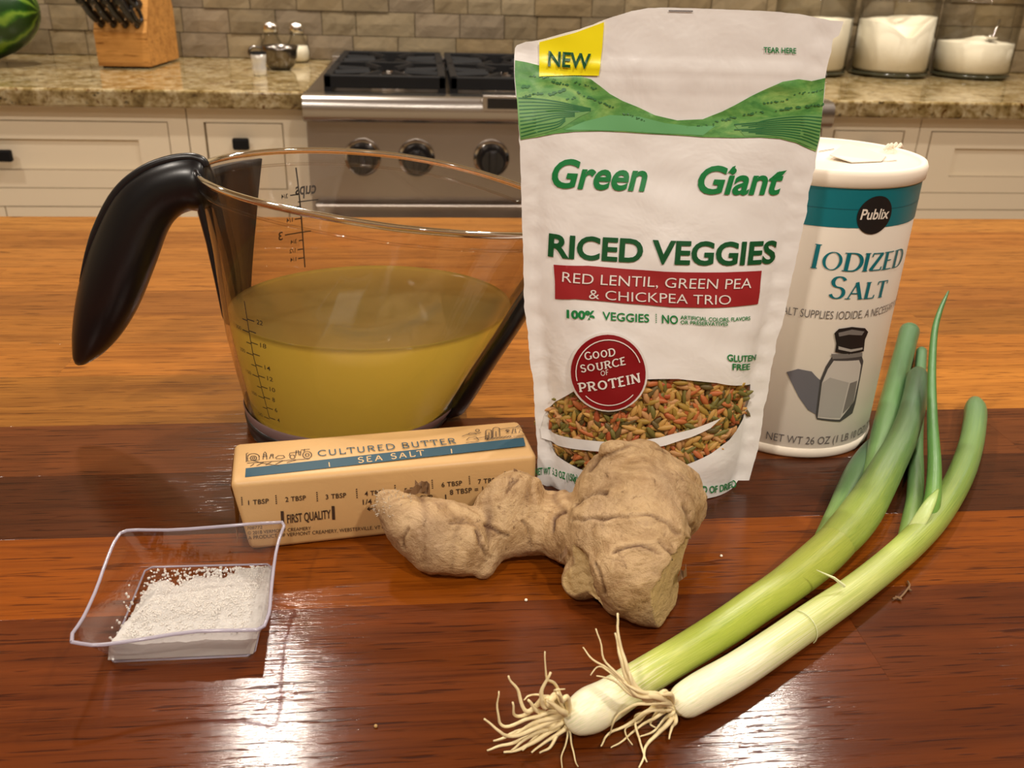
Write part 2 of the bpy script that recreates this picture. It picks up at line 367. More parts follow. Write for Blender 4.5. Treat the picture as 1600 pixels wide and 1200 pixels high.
mb = MB(); mb.tube([(SX0+0.03, 1.535, -0.215), (SX1-0.03, 1.535, -0.215)], 0.015, 20)
for x in (SX0+0.06, SX1-0.06): mb.tube([(x, 1.535, -0.215), (x, 1.58, -0.215)], 0.011, 12)
shade(mb.build('oven_handle', M['chrome'], od), 40)
for i in range(4):
    x0 = -0.165+i*0.2125; x1 = x0+0.205; y0, y1 = 1.60, 2.05
    g = MB(); bw = 0.013; zt = 0.031
    g.box((x0, y0, 0.010), (x1, y0+bw, zt), 0.002); g.box((x0, y1-bw, 0.010), (x1, y1, zt), 0.002)
    g.box((x0, y0, 0.010), (x0+bw, y1, zt), 0.002); g.box((x1-bw, y0, 0.010), (x1, y1, zt), 0.002)
    for fx in (x0, x1-bw):
        for fy in (y0, y1-bw): g.box((fx, fy, 0.002), (fx+bw, fy+bw, 0.012))
    xc = (x0+x1)/2
    g.box((x0, (y0+y1)/2-0.006, 0.016), (x1, (y0+y1)/2+0.006, zt), 0.001)
    for yc in (y0+0.12, y1-0.12):
        for a in range(8):
            aa = a*PI/4+PI/8; ca, sa = math.cos(aa), math.sin(aa)
            L = min((x1-x0)/2/max(abs(ca), 1e-3), 0.11/max(abs(sa), 1e-3))
            g.tube([(xc+ca*0.035, yc+sa*0.035, 0.025), (xc+ca*L, yc+sa*L, 0.025)], 0.0062, 6)
    g.build('grate', M['iron'], rg)
    for yc in (y0+0.12, y1-0.12):
        b = MB(); b.lathe((xc, yc, 0.003), [(0.046, 0), (0.044, 0.006), (0.034, 0.010)], 24); bu = b.build('burner', M['chrome'], rg, True)
        b = MB(); b.lathe((xc, yc, 0.012), [(0.030, 0), (0.030, 0.004), (0.025, 0.006)], 24); b.build('burner_cap', M['chrome'] if i == 0 else M['iron'], bu, True)
# ================================================================ ISLAND
ib = MB().box((-1.1, -0.9, FZ), (1.3, 0.765, -0.0405), 0.0)
tag(ib.build('island_cabinet', M['paint']), 'cream kitchen island cabinet under the wooden worktop', 'cabinet')
it = thing('island_worktop', 'long butcher block island worktop of glued brown wood staves under all the ingredients', 'worktop', (0.1, 0, -0.04))
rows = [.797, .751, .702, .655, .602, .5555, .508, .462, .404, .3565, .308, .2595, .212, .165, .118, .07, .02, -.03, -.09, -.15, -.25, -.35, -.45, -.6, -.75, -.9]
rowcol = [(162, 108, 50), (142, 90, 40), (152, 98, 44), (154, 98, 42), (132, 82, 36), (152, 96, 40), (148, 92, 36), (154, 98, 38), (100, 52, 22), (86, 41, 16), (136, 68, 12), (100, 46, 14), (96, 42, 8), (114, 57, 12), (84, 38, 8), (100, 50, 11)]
rr = random.Random(11)
for i in range(len(rows)-1):
    y1, y0 = rows[i], rows[i+1]; x = -1.15; cuts = [x]
    if i < 9: cuts += {0: [-.5, .4], 1: [-.1, .72], 2: [-.62, .3, .95], 3: [-.3, .6], 4: [.12, .8], 5: [-.42, .33], 6: [-.2, .55], 7: [-.6, .02, .7], 8: [-.35, .29, .9]}[i]
    else: cuts += [rr.uniform(-.8, -.3), rr.uniform(.0, .3) if i not in (10, 9) else .30, rr.uniform(.6, .9)]
    cuts.append(1.35)
    for j in range(len(cuts)-1):
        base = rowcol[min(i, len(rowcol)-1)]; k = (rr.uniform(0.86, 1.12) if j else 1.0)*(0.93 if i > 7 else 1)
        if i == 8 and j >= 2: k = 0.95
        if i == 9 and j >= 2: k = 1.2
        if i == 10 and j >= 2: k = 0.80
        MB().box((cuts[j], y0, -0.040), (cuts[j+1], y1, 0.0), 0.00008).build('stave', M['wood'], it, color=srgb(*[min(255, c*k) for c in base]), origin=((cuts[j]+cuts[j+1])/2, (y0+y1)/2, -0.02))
# ================================================================ THINGS ON THE BACK COUNTER
# watermelon
def watermelon():
    m = mat('striped_melon_rind', (0, 0.2, 0), 0.35); t = NT(m)
    tc = t.n('ShaderNodeTexCoord'); sx = t.n('ShaderNodeSeparateXYZ'); t.l(tc.outputs['Object'], sx.inputs[0])
    at = t.n('ShaderNodeMath', operation='ARCTAN2'); su = t.n('ShaderNodeMath', operation='SUBTRACT'); su.inputs[1].default_value = 0.10
    t.l(sx.outputs[2], su.inputs[0]); t.l(sx.outputs[1], at.inputs[0]); t.l(su.outputs[0], at.inputs[1])
    nz = t.noise(t.coord('Object'), 30, 4); mu = t.n('ShaderNodeMath', operation='MULTIPLY_ADD'); t.l(nz, mu.inputs[0]); mu.inputs[1].default_value = 0.7; t.l(at.outputs[0], mu.inputs[2])
    si = t.n('ShaderNodeMath', operation='MULTIPLY'); t.l(mu.outputs[0], si.inputs[0]); si.inputs[1].default_value = 8.0
    s2 = t.n('ShaderNodeMath', operation='SINE'); t.l(si.outputs[0], s2.inputs[0])
    mr = t.n('ShaderNodeMapRange'); t.l(s2.outputs[0], mr.inputs[0]); mr.inputs[1].default_value = -1
    t.l(t.ramp(mr.outputs[0], [(0.40, srgb(20, 56, 12)), (0.78, srgb(52, 98, 22)), (1.0, srgb(112, 146, 46))]), t.b.inputs['Base Color'])
    mb = MB(); n = 40; c = (-0.900, 1.945, 0.10)
    v = []; f = []
    for j in range(25):
        a = PI*j/24
        for k in range(n): b = 2*PI*k/n; v.append((c[0]-math.cos(a)*0.165, c[1]+math.sin(a)*math.cos(b)*0.1, c[2]+math.sin(a)*math.sin(b)*0.1))
    for j in range(24):
        for k in range(n): f.append((j*n+k, (j+1)*n+k, (j+1)*n+(k+1) % n, j*n+(k+1) % n))
    o = obj('watermelon', v, f, m, None, True); tag(o, 'dark green striped watermelon on the left end of the granite counter', 'watermelon')
watermelon()
# knife block
kx0, kx1, ky = -0.632, -0.533, 1.925
kb = thing('knife_block', 'light wooden knife block full of black handled knives on the left counter', 'knife block', ((kx0+kx1)/2, ky+.09, 0))
pr = [(0, 0.004), (0, 0.066), (0.085, 0.215), (0.155, 0.175), (0.178, 0.10), (0.178, 0.004)]
skew = 0.012
v = []
for s_, x in ((0, kx0), (1, kx1)): v += [(x+a*skew/0.178, ky+a, b) for a, b in pr]
n = len(pr); f = [(i, n+i, n+(i+1) % n, (i+1) % n) for i in range(n)]+[tuple(range(n)), tuple(range(n, 2*n))[::-1]]
o = obj('block_body', v, f, M['kblock'], kb, color=srgb(192, 140, 78))
mb = MB(); mb.box((kx0+.006, ky+.006, 0), (kx1-.006, ky+.17, 0.005)); mb.build('foot', M['iron'], kb)
fdir = Vector((0, 0.085, 0.149)).normalized(); nd = Vector((0, -0.149, 0.085)).normalized()
nd2 = (nd+Vector((-0.25, 0, 0.30))).normalized()
for row, (s0, L) in enumerate(((0.016, 0.085), (0.055, 0.10), (0.105, 0.12))):
    for k in range(4):
        b = Vector((kx0+0.016+k*0.0225, ky, 0.066))+fdir*s0+Vector((s0*0.05, 0, 0))
        hnd = thing('kitchen_knife', 'black handled knife in the %s row of the block, %s' % (('lowest', 'middle', 'top')[row], ('leftmost', 'second from left', 'third from left', 'rightmost')[k]), 'knife', b, 'knives in the wooden block')
        P = [b+nd2*0.001, b+nd2*0.01, b+nd2*L*0.5+Vector((0, 0, -0.004)), b+nd2*L*0.85, b+nd2*L+Vector((0, 0, -0.006))]
        h = MB(); h.tube(catmull(P, 4), [0.0078]*6+[0.0085]*6+[0.0095]*5, 10, sec=(0.75, 1.25)); hh = h.build('knife_handle', M['blackplastic'], hnd, True)
        r_ = MB()
        for q in (0.2, 0.5, 0.8):
            c = b+nd2*L*q; r_.tube([c-Vector((0.0068, 0, 0)), c+Vector((0.0068, 0, 0))], 0.0022, 8); 
            c2 = c+nd2.cross(Vector((1, 0, 0)))*-0.0105; r_.tube([c2-Vector((0, 0.0012, 0.0)), c2+Vector((0, .001, 0.0))], 0.0018, 8)
        r_.build('rivets', M['chrome'], hh)
sc_ = thing('kitchen_scissors', 'black handled kitchen scissors at the right edge of the knife block', 'scissors', (kx1-0.012, ky+.02, .09))
b = Vector((kx1-0.010, ky, 0.066))+fdir*0.03
mb = MB()
for q in (0, 1):
    c = b+nd2*(0.028+0.012*q)+Vector((0.004, 0, 0.02*q-0.008))
    pts = [c+nd2*math.cos(a)*0.020+fdir*math.sin(a)*0.012 for a in [2*PI*i/14 for i in range(15)]]
    mb.tube(pts, 0.0036, 8, cap=False)
mb.build('finger_loops', M['blackplastic'], sc_, True)
# shakers
def shaker(x, y, lab, fillcol, h=0.062):
    t = thing('shaker', lab, 'shaker', (x, y, 0), 'salt and pepper shakers')
    MB().lathe((x, y, 0), [(0.019, 0), (0.024, 0.006), (0.026, 0.02), (0.023, 0.036), (0.015, 0.05), (0.014, h)], 24).build('glass', M['jarglass'], t, True)
    MB().lathe((x, y, 0), [(0.018, 0.002), (0.022, 0.007), (0.024, 0.02), (0.021, 0.034)], 24).build('contents', fillcol, t, True)
    MB().lathe((x, y, 0), [(0.0165, h-0.002), (0.0175, h+0.006), (0.0165, h+0.014), (0.010, h+0.020), (0.002, h+0.022)], 24).build('lid', M['chrome'], t, True)
M['pepper'] = mat('ground_pepper', (0.10, 0.08, 0.06), 0.9)
shaker(-0.268, 2.105, 'steel lidded glass shaker filled with white salt, right of the pair', M['flour'])
shaker(-0.323, 2.105, 'steel lidded glass shaker behind the small dark creamer, left of the pair', M['pepper'])
t = thing('creamer', 'small dark metal creamer in front of the two shakers', 'creamer', (-0.285, 1.955, 0))
M['pewter'] = mat('dull_pewter', (0.20, 0.18, 0.16), 0.22, 1.0)
mb = MB(); mb.lathe((-0.285, 1.955, 0), [(0.017, 0), (0.027, 0.008), (0.033, 0.024), (0.034, 0.036), (0.037, 0.046), (0.035, 0.046), (0.032, 0.036), (0.031, 0.024), (0.02, 0.01)], 28); mb.build('bowl', M['pewter'], t, True)
MB().tube(catmull([(-0.318, 1.955, 0.040), (-0.338, 1.952, 0.042), (-0.345, 1.95, 0.030), (-0.330, 1.952, 0.016)], 5), 0.003, 8).build('handle', M['pewter'], t, True)
t = thing('votive_glass', 'small shiny ribbed glass left of the metal creamer near the counter edge', 'glass', (-0.31, 1.845, 0))
mb = MB(); mb.lathe((-0.31, 1.845, 0), [(0.011, 0), (0.0125, 0.004), (0.0135, 0.014), (0.0125, 0.018), (0.014, 0.030), (0.0145, 0.040), (0.0128, 0.040), (0.0125, 0.03), (0.011, 0.006)], 24); mb.build('cup', mat('frosted_glass', srgb(228, 226, 220), 0.12, 0.35), t, True)
MB().lathe((-0.31, 1.845, 0), [(0.0145, 0.039), (0.0158, 0.041), (0.0145, 0.043)], 24, cap0=False, cap1=False).build('rim', M['iron'], t, True)
# glass jars of flour
M['basegl'] = mat('thick_glass_base', (0.05, 0.05, 0.03), 0.1)
def jar(x, y, lab, fill, bumpy):
    R = 0.084
    t = thing('glass_jar', lab, 'jar', (x, y, 0), 'glass jars on the right counter')
    outer = [(R-0.012, 0), (R-0.002, 0.006), (R, 0.016), (R, 0.155), (R-0.006, 0.172), (R-0.025, 0.182), (R-0.026, 0.200)]
    mb = MB(); mb.lathe((x, y, 0), outer, 48, cap1=False); mb.build('glass_body', M['jarglass'], t, True)
    mb = MB(); mb.lathe((x, y, 0), [(R-0.010, 0.0005), (R+0.0005, 0.005), (R+0.001, 0.009), (R-0.008, 0.0105)], 48); mb.build('thick_base', M['basegl'], t, True)
    n = 40; v = []; f = []; rings = [(R-0.010, 0.012), (R-0.005, 0.017)]
    rr_ = R-0.004
    for r, z in rings:
        for k in range(n): a = 2*PI*k/n; v.append((x+r*math.cos(a), y+r*math.sin(a), z))
    def top(px_, py_, r): return fill+bumpy(px_, py_)
    for q in (1.0, 0.8, 0.6, 0.4, 0.2, 0.05):
        for k in range(n):
            a = 2*PI*k/n; px_ = q*math.cos(a); py_ = q*math.sin(a)
            v.append((x+rr_*px_, y+rr_*py_, top(px_, py_, q)+0.002*noise.noise(Vector((px_*4, py_*4, x)))))
    m_ = len(v)//n
    for j in range(m_-1):
        for k in range(n): f.append((j*n+k, j*n+(k+1) % n, (j+1)*n+(k+1) % n, (j+1)*n+k))
    f.append(tuple(range((m_-1)*n, m_*n))); f.append(tuple(range(n-1, -1, -1)))
    fo = obj('flour', v, f, M['flour'], None, True); tag(fo, 'white powder filling '+lab, 'flour', kind='stuff')
    mb = MB(); mb.lathe((x, y, 0), [(R-0.022, 0.196), (R-0.010, 0.200), (R-0.010, 0.208), (R-0.03, 0.216), (0.012, 0.224), (0.010, 0.232), (0.022, 0.242), (0.022, 0.256), (0.008, 0.266)], 40); mb.build('glass_lid', M['jarglass'], t, True)
jar(0.862, 2.062, 'left glass jar, half hidden behind the white pouch', 0.114, lambda a, b: 0.004*a)
jar(1.055, 2.060, 'middle glass jar, filled nearly to the shoulder with a scooped hollow', 0.099, lambda a, b: 0.022-0.055*math.exp(-((a+0.05)**2/0.18+(b+0.5)**2/0.6))+0.006*a)
jar(1.248, 2.058, 'right glass jar, about half full of white powder', 0.070, lambda a, b: 0.014*math.exp(-((a-0.1)**2+(b)**2)/0.2)+0.004)
sp = thing('scoop', 'small metal scoop resting in the half full right jar', 'scoop', (1.27, 2.03, 0.10))
MB().tube([(1.262, 2.02, 0.088), (1.285, 2.045, 0.123)], [0.004, 0.003], 8).build('handle', M['chrome'], sp, True)
MB().lathe((1.256, 2.014, 0.083), [(0.004, 0), (0.011, 0.004), (0.013, 0.010), (0.011, 0.010)], 16).build('bowl', M['chrome'], sp, True)
# ================================================================ SURFACES THAT CARRY PRINT
class Surf:
    """a printed surface: flat coordinates (a, b) <-> places on the object"""
    def px(s, x, y): raise NotImplementedError
    def at(s, a, b, off): raise NotImplementedError
def poly2(surf, pts, off=0.0003, grid=0.003, name='print', mt=None, parent=None, raw=False, holes=None):
    P = [surf.px(*p) for p in pts] if not raw else pts
    # densify
    D = []
    for i in range(len(P)):
        a, b = Vector(P[i]), Vector(P[(i+1) % len(P)]); L = (b-a).length; k = max(1, int(L/grid))
        D += [a+(b-a)*(q/k) for q in range(k)]
    xs = [p[0] for p in D]; ys = [p[1] for p in D]; V = [Vector((p[0], p[1])) for p in D]; nb = len(V)
    E = [(i, (i+1) % nb) for i in range(nb)]
    x = min(xs)+grid/2
    while x < max(xs):
        y = min(ys)+grid/2
        while y < max(ys):
            V.append(Vector((x, y))); y += grid
        x += grid
    r = delaunay_2d_cdt(V, E, [list(range(nb))], 1, 1e-7)
    return [surf.at(p[0], p[1], off) for p in r[0]], [tuple(f) for f in r[2]]
def decal(name, surf, polys, mt, parent, off=0.0003, grid=0.003):
    mb = MB()
    for p in polys:
        v, f = poly2(surf, p, off, grid); mb.add(v, f)
    fixn(mb, surf); return mb.build(name, mt, parent, True)
def fixn(mb, surf):
    pass
def strokes2(surf, lines, wd, name, mt, parent, off=0.0003, grid=0.003, rawpts=False):
    """thin printed lines; lines in pixels, width in surface units"""
    mb = MB()
    for ln in lines:
        L = [Vector(surf.px(*p)) for p in ln] if not rawpts else [Vector(p) for p in ln]
        Q = [L[0]]
        for a, b in zip(L, L[1:]):
            k = max(1, int((b-a).length/grid)); Q += [a+(b-a)*(i+1)/k for i in range(k)]
        v = []
        for i, q in enumerate(Q):
            d = (Q[min(i+1, len(Q)-1)]-Q[max(i-1, 0)]);
            if d.length < 1e-9: d = Vector((1, 0))
            d.normalize(); nn = Vector((-d.y, d.x))*wd/2
            v += [surf.at(q.x+nn.x, q.y+nn.y, off), surf.at(q.x-nn.x, q.y-nn.y, off)]
        mb.add(v, [(2*i, 2*i+1, 2*i+3, 2*i+2) for i in range(len(Q)-1)])
    return mb.build(name, mt, parent)
# ---- lettering
def glyph_mesh(txt, bold=0.0, spacing=1.0, res=4):
    cu = bpy.data.curves.new('t', 'FONT'); cu.body = txt; cu.size = 1; cu.offset = bold; cu.space_character = spacing; cu.resolution_u = res
    o = bpy.data.objects.new('t', cu); C.objects.link(o); bpy.context.view_layer.update()
    me = o.to_mesh(); V = [Vector((v.co.x, v.co.y)) for v in me.vertices]; Fc = [tuple(p.vertices) for p in me.polygons]
    o.to_mesh_clear(); bpy.data.objects.remove(o); bpy.data.curves.remove(cu); return V, Fc
CAPH = None
# skeleton capitals for serif, slab and extended styles: strokes (thick flag) and serif spots
def arc(cx, cy, rx, ry, a0, a1, n=14): return [(cx+rx*math.cos(math.radians(a0+(a1-a0)*i/n)), cy+ry*math.sin(math.radians(a0+(a1-a0)*i/n))) for i in range(n+1)]
SK = {
 'I': (0.28, [('T', [(0.14, 0), (0.14, 1)])], [(0.14, 0), (0.14, 1)]),
 'O': (0.86, [('R', (0.43, 0.5, 0.40, 0.5))], []),
 'D': (0.80, [('T', [(0.14, 0), (0.14, 1)]), ('C', [(0.14, 0.98)]+arc(0.36, 0.5, 0.40, 0.48, 90, -90)+[(0.14, 0.02)])], [(0.10, 0), (0.10, 1)]),
 'Z': (0.66, [('n', [(0.06, 0.96), (0.60, 0.96)]), ('T', [(0.56, 0.95), (0.08, 0.05)]), ('n', [(0.06, 0.04), (0.62, 0.04)]), ('n', [(0.08, 0.98), (0.06, 0.78)]), ('n', [(0.61, 0.02), (0.64, 0.22)])], []),
 'E': (0.62, [('T', [(0.14, 0), (0.14, 1)]), ('n', [(0.14, 0.97), (0.54, 0.97)]), ('n', [(0.14, 0.52), (0.46, 0.52)]), ('n', [(0.14, 0.03), (0.57, 0.03)])], [(0.10, 0), (0.10, 1)]),
 'F': (0.58, [('T', [(0.14, 0), (0.14, 1)]), ('n', [(0.14, 0.97), (0.54, 0.97)]), ('n', [(0.14, 0.52), (0.46, 0.52)])], [(0.14, 0), (0.10, 1)]),
 'S': (0.58, [('C', arc(0.29, 0.74, 0.20, 0.23, 20, 270, 12)+arc(0.29, 0.26, 0.22, 0.25, 90, -160, 12))], []),
 'A': (0.80, [('n', [(0.08, 0), (0.40, 1)]), ('T', [(0.38, 1), (0.70, 0)]), ('n', [(0.20, 0.34), (0.58, 0.34)])], [(0.08, 0), (0.70, 0)]),
 'L': (0.60, [('T', [(0.14, 0), (0.14, 1)]), ('n', [(0.14, 0.03), (0.56, 0.03)]), ('n', [(0.55, 0.03), (0.57, 0.22)])], [(0.14, 0), (0.14, 1)]),
 'T': (0.70, [('T', [(0.35, 0), (0.35, 1)]), ('n', [(0.04, 0.97), (0.66, 0.97)]), ('n', [(0.05, 0.98), (0.04, 0.80)]), ('n', [(0.65, 0.98), (0.66, 0.80)])], [(0.35, 0)]),
 'G': (0.82, [('C', arc(0.43, 0.5, 0.37, 0.48, 45, 330, 18)), ('T', [(0.75, 0.40), (0.75, 0.06)])], [(0.73, 0.42)]),
 'C': (0.74, [('C', arc(0.43, 0.5, 0.37, 0.48, 45, 315, 18))], []),
 'U': (0.78, [('T', [(0.15, 1), (0.15, 0.35)]), ('C', arc(0.39, 0.32, 0.24, 0.30, 180, 360)), ('T', [(0.63, 0.35), (0.63, 1)])], [(0.15, 1), (0.63, 1)]),
 'R': (0.74, [('T', [(0.14, 0), (0.14, 1)]), ('C', [(0.14, 0.97)]+arc(0.34, 0.73, 0.25, 0.24, 90, -90)+[(0.14, 0.49)]), ('T', [(0.36, 0.49), (0.64, 0)])], [(0.12, 0), (0.10, 1), (0.64, 0)]),
 'P': (0.66, [('T', [(0.14, 0), (0.14, 1)]), ('C', [(0.14, 0.97)]+arc(0.34, 0.70, 0.25, 0.27, 90, -90)+[(0.14, 0.43)])], [(0.14, 0), (0.10, 1)]),
 'N': (0.82, [('n', [(0.14, 0), (0.14, 1)]), ('T', [(0.14, 1), (0.68, 0)]), ('n', [(0.68, 0), (0.68, 1)])], [(0.14, 0), (0.10, 1), (0.68, 1)]),
 'B': (0.72, [('T', [(0.14, 0), (0.14, 1)]), ('C', [(0.14, 0.97)]+arc(0.36, 0.745, 0.21, 0.225, 90, -90)+[(0.14, 0.52)]), ('C', [(0.14, 0.52)]+arc(0.38, 0.275, 0.24, 0.245, 90, -90)+[(0.14, 0.03)])], [(0.10, 0), (0.10, 1)]),
 ' ': (0.36, [], [])}
def skel_mesh(txt, thick=0.13, thin=0.06, serif=0.11, caps_small=False, wide=1.0, gap=0.06, lead=0.0):
    V = []; Fc = []; x = 0
    def stroke(P, w0, w1=None):
        n0 = len(V)
        for i, p in enumerate(P):
            a = Vector(P[max(i-1, 0)]); b = Vector(P[min(i+1, len(P)-1)]); d = (b-a).normalized(); nn = Vector((-d.y, d.x))
            ww = w0 if w1 is None else (w1+(w0-w1)*abs(d.y)**1.5)
            V.append(Vector(p)+nn*ww/2); V.append(Vector(p)-nn*ww/2)
        for i in range(len(P)-1): Fc.append((n0+2*i, n0+2*i+1, n0+2*i+3, n0+2*i+2))
    for ci, ch in enumerate(txt):
        up_ = ch.isupper() or ch == ' '; w_, S, sf = SK[ch.upper()]; sc_ = 1.0 if (up_ or not caps_small) else 0.76
        T = lambda p: (x+p[0]*wide*sc_, p[1]*sc_)
        for kind, P in S:
            if kind == 'R':
                cx, cy, rx, ry = P; n0 = len(V); n = 28
                for k in range(n):
                    a = 2*PI*k/n; V.append(Vector(T((cx+rx*math.cos(a), cy+ry*math.sin(a))))); V.append(Vector(T((cx+(rx-thick/wide)*math.cos(a), cy+(ry-thin)*math.sin(a)))))
                for k in range(n): Fc.append((n0+2*k, n0+2*k+1, n0+2*((k+1) % n)+1, n0+2*((k+1) % n)))
            else:
                Q = [T(p) for p in P]
                if kind == 'T': stroke(Q, thick)
                elif kind == 'n': stroke(Q, thin)
                else: stroke(Q, thick, thin)
        if serif:
            for p in sf:
                q = T(p); y_ = q[1]-(thin*0.4 if p[1] > 0.9 else -thin*0.4 if p[1] < 0.1 else 0); stroke([(q[0]-serif, y_), (q[0]+serif, y_)], thin*0.8)
        x += (w_*wide+gap)*sc_
    return V, Fc
def text_on(surf, VF, bl, br, tl, off=0.00035, shear=0.0, cell=0.0018, mb=None, cap=None, raw=False):
    """put letter mesh VF on surf: bl, br = baseline ends, tl = top of capitals at the left end (pixels)"""
    V, Fc = VF; A = Vector(surf.px(*bl) if not raw else bl); B = Vector(surf.px(*br) if not raw else br); T = Vector(surf.px(*tl) if not raw else tl)
    x0 = min(v.x for v in V); x1 = max(v.x for v in V); ch = cap if cap else max(v.y for v in V)
    bm = bmesh.new(); vs_ = [bm.verts.new((v.x, v.y, 0)) for v in V]
    for f in Fc:
        try: bm.faces.new([vs_[i] for i in f])
        except ValueError: pass
    Lw = (B-A).length; c = cell*(x1-x0)/max(Lw, 1e-6)
    k = x0+c
    while k < x1:
        bmesh.ops.bisect_plane(bm, geom=bm.verts[:]+bm.edges[:]+bm.faces[:], plane_co=(k, 0, 0), plane_no=(1, 0, 0)); k += c
    bm.verts.index_update(); out = []
    ex = (B-A)/(x1-x0); ey = (T-A)/ch
    for v in bm.verts:
        q = A+ex*(v.co.x-x0+shear*v.co.y)+ey*v.co.y; out.append(surf.at(q.x, q.y, off))
    mb = mb if mb is not None else MB()
    mb.add(out, [[v.index for v in f.verts] for f in bm.faces]); bm.free(); return mb
def cap_of(): 
    V, _ = glyph_mesh('H'); return max(v.y for v in V)
CAPH = cap_of()
def T_(txt, bold=0.0, sp=1.0): return glyph_mesh(txt, bold, sp)
# ================================================================ MEASURING CUP
ZK = [0, .016, .034, .051, .07, .09, .105, .13]
def cx_(z): return lerp(ZK, [-.0400, -.0360, -.0322, -.0282, -.0235, -.0180, -.0130, -.0065], z)
def ca_(z): return lerp(ZK, [.0480, .0535, .0600, .0662, .0717, .0783, .0850, .0935], z)
def cb_(z): return lerp([0, .03, .06, .09, .13], [.0480, .0540, .0600, .0655, .0715], z)
def cupP(phi, z, off=0.0):
    c = math.cos(phi); s = math.sin(phi); sp = sstep(0.05, 0.12, z)
    k = 1+0.07*sp*max(0, c)**8-0.03*sp*abs(math.sin(2*phi))
    return Vector((cx_(z)+(ca_(z)*k+off)*c, 0.41+(cb_(z)*k+off)*s, z))
def rimz(phi): return 0.1265-0.022*(0.5+0.5*math.cos(phi))-0.003*math.cos(phi)**2
class CupS(Surf):
    def __init__(s, back=False): s.back = back; s.cache = {}
    def px(s, x, y):
        best = None; lo, hi = (0.05, PI-0.05) if s.back else (-PI+0.0, -0.05)
        if not s.back: lo, hi = PI, 2*PI
        c0, c1, z0, z1 = lo, hi, 0.0, 0.125
        for it_ in range(7):
            g = [(p, z) for p in [c0+(c1-c0)*i/10 for i in range(11)] for z in [z0+(z1-z0)*i/10 for i in range(11)]]
            b = min(g, key=lambda q: (lambda r: (r[0]-x)**2+(r[1]-y)**2)(proj(cupP(q[0], q[1]))))
            dp, dz = (c1-c0)/5, (z1-z0)/5; c0, c1, z0, z1 = b[0]-dp/2, b[0]+dp/2, b[1]-dz/2, b[1]+dz/2
        return (b[0]*0.06, b[1])
    def at(s, a, b, off): return cupP(a/0.06, b, off)
cup = thing('measuring_cup', 'clear plastic angled measuring cup with a black handle, holding cloudy broth', 'measuring cup', (-0.03, 0.41, 0))
n = 96; lev = 24; v = []; f = []
WT = 0.0022
for side in (0, 1):
    for j in range(lev+1):
        for k in range(n):
            phi = 2*PI*k/n; z0 = 0.007 if side == 0 else 0.0085; zt = rimz(phi); z = z0+(zt-z0)*j/lev
            v.append(cupP(phi, z, 0 if side == 0 else -WT))
for j in range(lev):
    for k in range(n):
        k2 = (k+1) % n; f.append((j*n+k, j*n+k2, (j+1)*n+k2, (j+1)*n+k)); o_ = (lev+1)*n
        f.append((o_+j*n+k, o_+(j+1)*n+k, o_+(j+1)*n+k2, o_+j*n+k2))
f.append(tuple(range(n-1, -1, -1))); f.append(tuple(range((lev+1)*n, (lev+2)*n)))
obj('cup_wall', v, f, M['cupclear'], cup, True)
mb = MB(); P = [cupP(2*PI*k/n, rimz(2*PI*k/n)+0.0006, 0.0003) for k in range(n+1)]
mb.tube(P, 0.0015, 10, cap=False); mb.build('rim', M['rimclear'], cup, True)
# inner angled ledge that follows the wall of such cups, seen above the broth as a second bright line
mb = MB(); P = [cupP(2*PI*k/n, rimz(2*PI*k/n)-0.006, 0.0004) for k in range(n+1)]; mb.tube(P, 0.0007, 6, cap=False); mb.build('rim_lip', M['cupclear'], cup, True)
M['footgrey'] = mat('grey_foot_band', srgb(120, 98, 96), 0.35)
mb = MB(); v = []
for z, off in ((0.0, -0.0015), (0.0, 0.0008), (0.007, 0.0012), (0.008, 0.0006), (0.008, -0.0015)):
    for k in range(n): v.append(cupP(2*PI*k/n, z, off) if z > 0 else cupP(2*PI*k/n, 0.0, off))
ff = [(j*n+k, j*n+(k+1) % n, (j+1)*n+(k+1) % n, (j+1)*n+k) for j in range(4) for k in range(n)]+[tuple(range(n-1, -1, -1)), tuple(range(4*n, 5*n))]
mb.add(v, ff); mb.build('foot_ring', M['blackplastic'], cup, True)
mb = MB(); v = []
for z, off in ((0.008, 0.0004), (0.0125, 0.0009), (0.0135, 0.0004)):
    for k in range(n): v.append(cupP(2*PI*k/n, z, off))
mb.add(v, [(j*n+k, j*n+(k+1) % n, (j+1)*n+(k+1) % n, (j+1)*n+k) for j in range(2) for k in range(n)]); mb.build('foot_band', M['footgrey'], cup, True)
# broth
m = mat('cloudy_broth', srgb(166, 146, 92), 0.05)
tt = m.node_tree; pb = tt.nodes['Principled BSDF']; pb.inputs['IOR'].default_value = 1.33
tl = tt.nodes.new('ShaderNodeBsdfTranslucent'); tl.inputs[0].default_value = (*srgb(240, 222, 140), 1); mxs = tt.nodes.new('ShaderNodeMixShader'); mxs.inputs[0].default_value = 0.74
tt.links.new(pb.outputs[0], mxs.inputs[1]); tt.links.new(tl.outputs[0], mxs.inputs[2]); tt.links.new(mxs.outputs[0], tt.nodes['Material Output'].inputs[0])
LZ = 0.0605; v = []; f = []; L = 14
for j in range(L+1):
    z = 0.010+(LZ-0.010)*j/L
    for k in range(n): v.append(cupP(2*PI*k/n, z, -WT-0.0003))
for q, dz in ((0.985, -0.0008), (0.96, -0.0012), (0.5, -0.0012), (0.05, -0.0012)):
    for k in range(n):
        p = cupP(2*PI*k/n, LZ, -WT-0.0003); c = Vector((cx_(LZ), 0.41, LZ)); r = c+(p-c)*q; r.z = LZ+dz; v.append(r)
R_ = len(v)//n
for j in range(R_-1):
    for k in range(n): f.append((j*n+k, j*n+(k+1) % n, (j+1)*n+(k+1) % n, (j+1)*n+k))
f += [tuple(range(n-1, -1, -1)), tuple(range((R_-1)*n, R_*n))]
